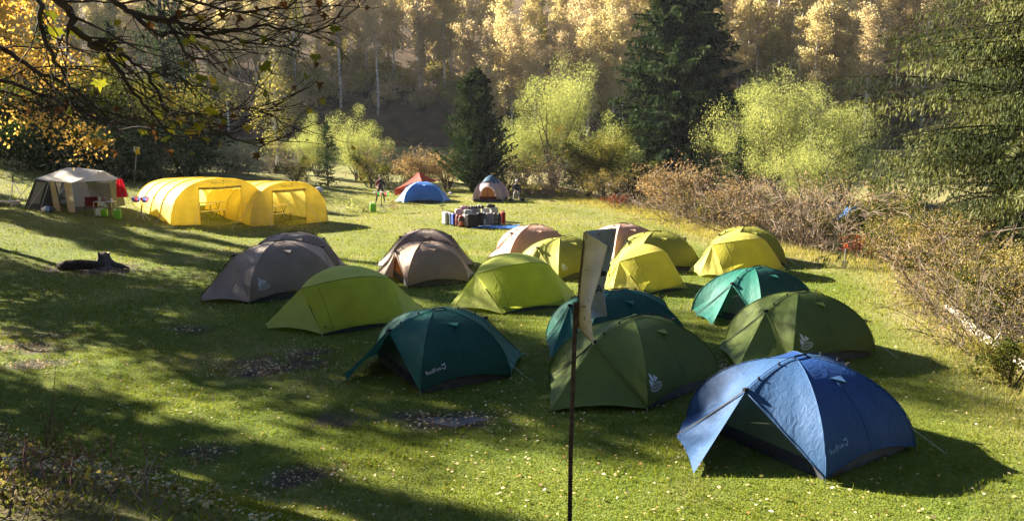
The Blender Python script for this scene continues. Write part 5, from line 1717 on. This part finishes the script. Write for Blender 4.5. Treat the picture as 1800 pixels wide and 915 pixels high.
# boulders by the far shrubs
M['rock'] = surface('rock', (.32, .31, .29), (.5, .48, .45), 5, .9, .5, 14)
for i, (px, py, sc, lb) in enumerate([(561, 337, .34, "pale boulder right of the tunnel tents"), (780, 341, .2, "pale stone left of the columnar conifer"), (792, 341, .16, "small pale stone under the columnar conifer"), (770, 340, .15, "small pale stone right of the blue tent"), (1275, 426, .1, "small grey stone at the meadow edge")]):
    q = gpos(px, py)
    ph = rng.random(6) * 6
    t = thing("boulder", lb, "stone", q)
    MB().surf(lambda s, u: sc * V((1 + .2 * math.sin(3 * 6.28 * s + ph[0])) * math.cos(6.2832 * s) * math.sin(math.pi * u), (1 + .2 * math.sin(2 * 6.28 * s + ph[1])) * math.sin(6.2832 * s) * math.sin(math.pi * u), .3 + .75 * math.cos(math.pi * u)), 12, 8).build("stone", M['rock'], t, smooth=False)


# leafy weeds
M['stem_red'] = surface('stem_red', (.13, .05, .035), (.24, .12, .08), 8, .8)
def weed(label, loc, h, n_st, leaf, mat, n_leaf, spread=.35, stemmat='twig_pale', cat="plant"):
    t = thing("weed", label, cat, loc)
    mb = MB(); tips = []
    for k in range(n_st):
        an_ = rng.random() * 6.28
        pts = curve_pts((rng.normal(0, spread * .4), rng.normal(0, spread * .4), -.05), V(math.cos(an_) * spread, math.sin(an_) * spread, 1), h * (.6 + .5 * rng.random()), 5, .05, .12)
        mb.tube(pts, taper(.007, .003, 5), 4, cap=False)
        tips += pts[1:]
    mb.build("stems", M[stemmat], t)["kind"] = "stuff"
    tips = np.array(tips)
    C = tips[rng.integers(0, len(tips), n_leaf)] + rng.normal(0, leaf * 1.1, (n_leaf, 3))
    C[:, 2] = np.maximum(C[:, 2], 0.02)
    link("leaves", leaf_mesh("weed_leaves", C, leaf * (.6 + .8 * rng.random(n_leaf)), mat, None, .65), t)
    return t


weed("small leafy mullein plant in the grass right of the tunnel tents", gpos(613, 372), .7, 5, .12, M['willow'], 60, .2)
weed("dry leafy plant at the foot of the second wash stand", gpos(690, 367), .6, 8, .1, M['leaf_tan'], 90, .4)
weed("tall thin dry weed by the meadow edge", gpos(1445, 458), .5, 4, .04, M['leaf_tan'], 30, .2)
weed("tuft of weeds left of the light blue tent", gpos(640, 372), .4, 9, .08, M['leaf_green'], 120, .5)
for i, (px, py, h, ns, nl, lb) in enumerate([
        (60, 850, .30, 12, 150, "clump of pale-leaved weeds in the lower left corner"), (150, 800, .24, 10, 100, "yellowing weeds on the near bank at lower left"),
        (190, 880, .24, 10, 110, "low pale weeds near the bottom edge at left"), (20, 790, .26, 10, 100, "weeds at the left edge of the near bank"),
        (110, 900, .28, 12, 140, "leafy weeds at the bottom edge in the left corner"), (20, 890, .3, 12, 150, "dense weeds filling the bottom left corner"),
        (95, 830, .26, 10, 120, "pale weeds in the middle of the near bank"), (30, 740, .2, 9, 90, "low weeds at the left edge above the bank"),
        (230, 850, .18, 9, 80, "short weeds where the bank meets the grass"), (150, 860, .24, 10, 110, "tangled weeds at the foot of the dry stalks"), (280, 900, .16, 8, 70, "sparse weeds at the bottom edge")]):
    weed(lb, gpos(px, py), h * 1.15, ns + 6, .034, M['weed'], int(nl * 1.9), .8, 'stem_red' if i % 3 == 0 else 'twig_pale')
for i, (px, py, tips_, lb) in enumerate([(78, 790, ((75, 725), (150, 690), (110, 735), (98, 640)), "bare reddish saplings standing out of the weeds"), (150, 850, ((190, 820), (160, 815)), "two dry straw stalks in the weeds"),
                                         (330, 885, ((388, 855),), "single pale dead stalk leaning in the grass")]):
    q = G(px, py)
    t = thing("sapling", lb, "sapling", (q[0], q[1], gz(q[0], q[1])))
    for (tx_, ty_) in tips_:
        e = PT(tx_, ty_, q[1] - .15) - V(q[0], q[1], gz(q[0], q[1]))
        MB().tube([(0, 0, -.05), e * .5 + V(.02, .03, .02), e], [.008, .006, .003], 5).build("stem", M['stem_red'] if i == 0 else M['log_pale'], t)

# ------------------------------------------------------------------ bent sign on a rebar pole, close to the camera
SD = 4.1
base = PT(1002, 915, SD)
gx, gy = base[0], SD
g0 = gz(gx, gy)
M['rust_metal'] = surface('rust_metal', (.035, .024, .018), (.085, .055, .04), 30, .8, .5, 60)
m, nt, out = new_mat('sign_paint')
p = nt.nodes.new("ShaderNodeBsdfPrincipled"); p.inputs["Roughness"].default_value = .55
tc = nt.nodes.new("ShaderNodeTexCoord")
base_c = ramp(noise(9, 6), (.40, .39, .37), (.56, .55, .52), .3, .6)
spots = ramp(noise(38, 3), (0, 0, 0), (1, 1, 1), .64, .70)
rustc = ramp(noise(22, 5), (.10, .05, .03), (.22, .11, .06))
cc = mixc(spots, base_c, rustc)
cc = mixc(attr("rust"), cc, rustc)
nt.links.new(cc, p.inputs["Base Color"]); nt.links.new(p.outputs[0], out.inputs[0])
M['sign_paint'] = m
m, nt, out = new_mat('sign_blue')
p = nt.nodes.new("ShaderNodeBsdfPrincipled"); p.inputs["Roughness"].default_value = .45
tc = nt.nodes.new("ShaderNodeTexCoord")
cc = mixc(ramp(noise(30, 4), (0, 0, 0), (1, 1, 1), .62, .7), ramp(noise(7, 6), (.10, .13, .18), (.22, .27, .33), .3, .65), ramp(noise(22, 5), (.05, .04, .03), (.12, .09, .07)))
nt.links.new(cc, p.inputs["Base Color"]); nt.links.new(p.outputs[0], out.inputs[0])
M['sign_blue'] = m
ST = thing("bent_sign", "weathered bent white metal sign on a thin rusty ribbed pole in the foreground", "sign", (gx, gy, g0))
org = V(gx, gy, g0)
pole_pts = [V(0, 0, -.3), PT(1003, 800, SD) - org, PT(1008, 650, SD) - org, PT(1012, 532, SD) - org]
po = MB().tube(pole_pts, .0115, 10).build("pole", M['rust_metal'], ST, smooth=True)
n_rib = 90
for k in range(n_rib):
    f = (k + .5) / n_rib
    z_ = f * pole_pts[-1][2]
    q_ = None
    for a_, b_ in zip(pole_pts[:-1], pole_pts[1:]):
        if a_[2] <= z_ <= b_[2]:
            q_ = a_ + (b_ - a_) * ((z_ - a_[2]) / (b_[2] - a_[2]))
    if q_ is not None:
        ring = MB().tube([q_ + V(0, 0, -.003), q_ + V(0, 0, .003)], .0135, 8)
        if k == 0 or 'rib_mb' not in globals():
            rib_mb = MB()
        rib_mb.v_off = 0
        b0 = len(rib_mb.v); rib_mb.v += ring.v; rib_mb.f += [tuple(i + b0 for i in f_) for f_ in ring.f]; rib_mb.m += ring.m
ro = rib_mb.build("rib", M['rust_metal'], po)
ro["kind"] = "stuff"


def sheet(name, rows_, mat, rust=None, thick=.0025):
    """bent sheet through rows of (left point, right point)"""
    nu = 10
    vs, ru = [], []
    nr = 6
    for i in range(len(rows_) - 1):
        for j in range(nr if i < len(rows_) - 2 else nr + 1):
            f = j / nr
            L_ = rows_[i][0] * (1 - f) + rows_[i + 1][0] * f
            R_ = rows_[i][1] * (1 - f) + rows_[i + 1][1] * f
            for k in range(nu + 1):
                u = k / nu
                p_ = L_ * (1 - u) + R_ * u + V(0, .012 * math.sin(math.pi * u), 0)
                vs.append(p_ - org); ru.append(0.0 if rust is None else rust(i + f, u))
    nrow = len(vs) // (nu + 1)
    fs = [(j * (nu + 1) + i, j * (nu + 1) + i + 1, (j + 1) * (nu + 1) + i + 1, (j + 1) * (nu + 1) + i) for j in range(nrow - 1) for i in range(nu)]
    me_ = MB().add(vs, fs).mesh(name, mat, True)
    at_ = me_.attributes.new("rust", 'FLOAT', 'POINT'); at_.data.foreach_set("value", ru)
    ob = link(name, me_, ST)
    sd = ob.modifiers.new("thickness", 'SOLIDIFY'); sd.thickness = thick; sd.offset = 0
    return ob


D1, D2 = SD, SD + .02
near_rows = [(PT(1029, 407, D1), PT(1031, 409, D1 - .01)), (PT(1026, 435, D1), PT(1068, 432, D1 - .05)), (PT(1019, 500, D1), PT(1053, 490, D1 - .055)), (PT(1018, 535, D1), PT(1038, 540, D1 - .05)),
             (PT(1015, 560, D1), PT(1040, 575, D1 - .045)), (PT(1018, 577, D1), PT(1043, 600, D1 - .05)), (PT(1040, 601, D1 - .03), PT(1044, 606, D1 - .05))]
sheet("front_plate", near_rows, M['sign_paint'], lambda i, u: min(1, max(0, (i - 3.6) * .5) * (1 - u) * 1.1 + (1 if u < .05 else 0) * .8))
back_rows = [(PT(1029, 406, D2), PT(1084, 401, D2 + .10)), (PT(1026, 440, D2), PT(1078, 440, D2 + .10)), (PT(1022, 500, D2), PT(1063, 500, D2 + .09)), (PT(1020, 530, D2), PT(1062, 515, D2 + .08)),
             (PT(1022, 545, D2), PT(1067, 552, D2 + .08)), (PT(1038, 560, D2), PT(1066, 556, D2 + .08))]
bp = sheet("back_plate", back_rows, M['sign_blue'])
for txt, px, py, sz in (("\u042b", 1056, 487, .075), ("A", 1046, 516, .07)):
    o_ = PT(px, py, D2 + .055) - org
    put_flat(TXT[txt], o_, V(.9, .42, .03), V(-.12, -.08, 1), sz, M['ink'], bp, "lettering", off=.004)
MB().tube([PT(1027, 408, D1 - .004) - org, PT(1018, 500, D1 - .004) - org, PT(1014, 560, D1 - .004) - org, PT(1017, 577, D1 - .004) - org], .004, 5).build("edge", M['rust_metal'], ST)
MB().box(PT(1013, 552, D1 - .004) - org, (.03, .03, .13)).build("bracket", M['rust_metal'], ST)

# ------------------------------------------------------------------ maple boughs hanging in at upper left
def leaf_shape():
    """five-lobed maple leaf, slightly cupped"""
    out_ = [(0, -.02), (.10, .02), (.42, -.06), (.34, .10), (.55, .30), (.30, .34), (.28, .48), (.14, .44), (0, .85),
            (-.14, .44), (-.28, .48), (-.30, .34), (-.55, .30), (-.34, .10), (-.42, -.06), (-.10, .02)]
    vs = [(0, .2, -.03)] + [(x_, y_, .10 * abs(x_) + .04 * y_ * y_) for x_, y_ in out_]
    fs = [(0, i + 1, (i + 1) % len(out_) + 1) for i in range(len(out_))]
    vs += [(-.008, -.02, 0), (.008, -.02, 0), (.006, -.45, .05), (-.006, -.45, .05)]
    b_ = len(vs) - 4
    fs.append((b_, b_ + 1, b_ + 2, b_ + 3))
    return vs, fs


LV, LF = leaf_shape()
leaf_meshes = []
for k, (mt, rv) in enumerate([('maple_leaf', .1), ('maple_leaf', .35), ('maple_leaf', .65), ('maple_dead', .3), ('maple_leaf', .9)]):
    me_ = bpy.data.meshes.new("maple_leaf")
    sc = 1.0
    vs = LV if k != 3 else [(v[0] * .6, v[1], v[2] + .35 * abs(v[0]) + .2 * math.sin(v[1] * 7)) for v in LV]
    me_.from_pydata(vs, [], LF)
    me_.materials.append(M[mt])
    a_ = me_.attributes.new("rnd", 'FLOAT', 'FACE'); a_.data.foreach_set("value", [rv + .08 * math.sin(i) for i in range(len(LF))])
    me_.update(); leaf_meshes.append(me_)

TX, TY = -6.6, 3.4
TZ = gz(TX, TY)
MT = thing("maple_tree", "overhanging maple with nearly bare dark boughs at the upper left", "tree", (TX, TY, TZ))
torg = V(TX, TY, TZ)
MB().tube([V(0, 0, -.3), V(.05, .1, 1.5), V(.2, .15, 3.2), V(.5, .3, 5.0), V(.8, .4, 7.0)], [.26, .2, .17, .13, .06], 10).build("trunk", M['bark_dark'], MT, smooth=True)
BOUGHS = [  # pixel paths with depth, thick radius
    ([(-330, -420, 3.5), (-60, -160, 3.6), (105, 0, 3.6), (128, 45, 3.6), (160, 80, 3.65), (190, 100, 3.7), (228, 150, 3.7), (262, 195, 3.75), (300, 240, 3.8)], .026),
    ([(160, 80, 3.65), (195, 78, 3.7), (225, 105, 3.75), (262, 130, 3.8), (310, 132, 3.9), (345, 170, 3.9)], .013),
    ([(-360, -480, 3.9), (0, -170, 4.0), (185, -10, 4.0), (235, 22, 4.0), (290, 35, 4.05), (335, 52, 4.1), (400, 54, 4.1), (470, 47, 4.15), (540, 55, 4.2), (592, 42, 4.2)], .022),
    ([(235, 22, 4.0), (275, 60, 4.0), (330, 62, 4.05), (400, 72, 4.1), (460, 78, 4.1), (520, 80, 4.15)], .012),
    ([(-330, -300, 3.2), (-90, -90, 3.3), (55, -20, 3.3), (72, 40, 3.3), (90, 92, 3.3), (110, 130, 3.35), (145, 180, 3.35), (185, 215, 3.4)], .017),
    ([(-350, -120, 4.4), (-120, 40, 4.4), (0, 85, 4.4), (55, 120, 4.4), (120, 150, 4.5), (170, 190, 4.5), (215, 218, 4.6), (260, 225, 4.6)], .02),
    ([(-350, 0, 5.0), (-120, 105, 5.0), (0, 140, 5.0), (70, 165, 5.0), (140, 195, 5.0), (190, 215, 5.1)], .024),
    ([(-350, 60, 4.6), (-100, 130, 4.6), (0, 160, 4.6), (60, 182, 4.6), (110, 195, 4.7), (170, 190, 4.7)], .012),
    ([(290, 35, 4.05), (330, 92, 4.1), (380, 112, 4.1), (440, 95, 4.2)], .009),
    ([(262, 130, 3.8), (290, 190, 3.85), (330, 215, 3.9), (370, 225, 3.9), (410, 243, 3.95), (450, 258, 4.0), (480, 254, 4.0)], .009),
    ([(-300, -420, 3.0), (20, -150, 3.1), (230, -30, 3.1), (330, -4, 3.2), (400, 20, 3.3), (480, 15, 3.4), (545, 3, 3.4)], .012),
    ([(300, 240, 3.8), (345, 235, 3.8), (380, 205, 3.85), (440, 190, 3.9), (475, 195, 3.9)], .006),
]
def to_px(p_):
    c_, s_ = math.cos(PITCH), math.sin(PITCH)
    d_ = p_[1] * c_ - (p_[2] - CAM_H) * s_
    return 900 + 1400 * p_[0] / d_, 457.5 - 1400 * (p_[1] * s_ + (p_[2] - CAM_H) * c_) / d_


tips_all = []
mb_twigs = []
limb_start = torg + V(.45, .28, 4.6)
for bi, (path, r0) in enumerate(BOUGHS):
    pts = [PT(*q) for q in path]
    if path[0][0] < -100:
        pts = [torg + V(.3 + .08 * (bi % 4), .2, 3.4 + .45 * (bi % 5))] + pts
    # smooth by subdividing once
    sm = []
    for i in range(len(pts) - 1):
        p0, p1, p2, p3 = pts[max(i - 1, 0)], pts[i], pts[i + 1], pts[min(i + 2, len(pts) - 1)]
        for k in range(4):
            t_ = k / 4
            sm.append(.5 * ((2 * p1) + (p2 - p0) * t_ + (2 * p0 - 5 * p1 + 4 * p2 - p3) * t_ ** 2 + (3 * p1 - p0 - 3 * p2 + p3) * t_ ** 3))
    sm.append(pts[-1])
    sm = [q + rng.normal(0, .006, 3) for q in sm]
    nS = len(sm) - 1
    rad = [r0 * .92 * (1 - .80 * (i / nS) ** 1.1) for i in range(nS + 1)]
    bo = MB().tube([q - torg for q in sm], rad, 6, cap=True).build("bough", M['bark_dark'], MT, smooth=True)
    # side twigs
    tw = MB()
    for i in range(3, nS):
        f = i / nS
        if path[0][0] < -100 and i < 12:
            continue
        for rep in range(2):
            if rng.random() < .40:
                d = unit(sm[min(i + 1, nS)] - sm[i - 1])
                side = unit(V(d[2], 0.35 * rng.normal(), -d[0])) * rng.choice((-1, 1))
                dd = d * .9 + side * (.3 + .6 * rng.random()) + V(.35, 0, .08)
                ln = (.18 + .42 * rng.random()) * (1.15 - .5 * f)
                p2 = curve_pts(sm[i], dd, ln, 6, -.01, .13)
                if to_px(p2[-1])[1] > 262:
                    continue
                tw.tube([q - torg for q in p2], taper(max(.0028, rad[i] * .38), .0016, 6), 4, cap=False)
                tips_all.append(p2[-1])
                for r2 in range(2):
                    if rng.random() < .75:
                        k = 1 + int(rng.random() * 4.9)
                        d2 = unit(p2[k + 1] - p2[k]) + rng.normal(0, .5, 3)
                        p3 = curve_pts(p2[k], d2, .08 + .24 * rng.random(), 4, .02, .16)
                        if to_px(p3[-1])[1] > 270:
                            continue
                        tw.tube([q - torg for q in p3], taper(.0025, .0013, 4), 3, cap=False)
                        tips_all.append(p3[-1])
    if tw.v:
        o = tw.build("twigs", M['bark_dark'], bo)
        o["kind"] = "stuff"


def put_leaf(p_, size, k, tilt=1.0):
    o = link("leaf", leaf_meshes[k], MT, p_ - torg)
    e = np.array([R(-95) + rng.normal(0, .55) * tilt, rng.normal(0, .6) * tilt, rng.normal(0, .9) * tilt])
    o.rotation_euler = tuple(e)
    o.scale = (size,) * 3
    return o


NAMED = [(97, 48, 3.3, .10, 0), (128, 50, 3.6, .09, 0), (325, 68, 3.9, .085, 1), (360, 80, 3.9, .075, 1), (430, 70, 4.1, .07, 0), (466, 65, 4.1, .075, 0), (402, 105, 4.1, .075, 1),
         (462, 112, 3.9, .105, 0), (555, 95, 4.0, .085, 0), (355, 132, 3.8, .09, 0), (375, 192, 3.8, .10, 1), (350, 215, 3.8, .11, 1), (292, 240, 3.8, .085, 0), (317, 205, 3.8, .08, 2), (300, 222, 3.9, .09, 1),
         (335, 228, 3.85, .08, 2), (173, 245, 4.3, .10, 4), (433, 220, 3.9, .075, 2), (395, 210, 3.9, .06, 1), (575, 25, 4.1, .09, 3), (590, 45, 4.1, .10, 0), (580, 75, 4.1, .055, 0), (500, 3, 3.4, .08, 3),
         (560, 0, 3.5, .08, 3), (325, 15, 3.3, .08, 3), (318, 18, 3.3, .07, 3), (350, 28, 4.1, .085, 2), (415, 26, 3.4, .09, 3), (383, 24, 3.4, .08, 3), (450, 268, 4.0, .09, 3), (460, 245, 4.0, .07, 3),
         (125, 155, 4.4, .09, 0), (160, 160, 4.4, .09, 0), (183, 100, 3.7, .09, 1), (212, 100, 3.75, .08, 0), (175, 140, 3.7, .10, 0), (65, 28, 3.3, .09, 0), (86, 20, 3.4, .1, 0), (210, 85, 3.7, .07, 1),
         (275, 195, 3.8, .085, 0), (252, 228, 3.9, .07, 0), (388, 248, 3.95, .07, 2), (205, 35, 4.0, .08, 1), (192, 70, 3.7, .08, 1), (250, 60, 4.0, .06, 3), (340, 100, 4.1, .06, 3), (395, 120, 4.1, .06, 3), (475, 200, 3.9, .04, 3)]
for (px, py, dp, sz, k) in NAMED:
    put_leaf(PT(px, py, dp), sz * .72, k, .6)
idx = rng.choice(len(tips_all), 70, replace=False)
for i in idx:
    p_ = tips_all[i]
    if p_[1] > 2.5:
        put_leaf(p_ + V(0, 0, -.02), .03 + .035 * rng.random(), int(rng.choice([0, 1, 2, 3, 3, 3])))

# ------------------------------------------------------------------ thin autumn haze
m, nt, out = new_mat('haze')
pv = nt.nodes.new("ShaderNodeVolumePrincipled")
pv.inputs["Color"].default_value = (0.86, 0.90, 1.0, 1)
pv.inputs["Density"].default_value = 0.00012
pv.inputs["Anisotropy"].default_value = 0.35
nt.links.new(pv.outputs[0], out.inputs["Volume"])
o = MB().box((0, 68, 43), (400, 250, 98)).build("haze", m)
o["kind"] = "stuff"
o["label"] = "thin bluish haze in the valley air"
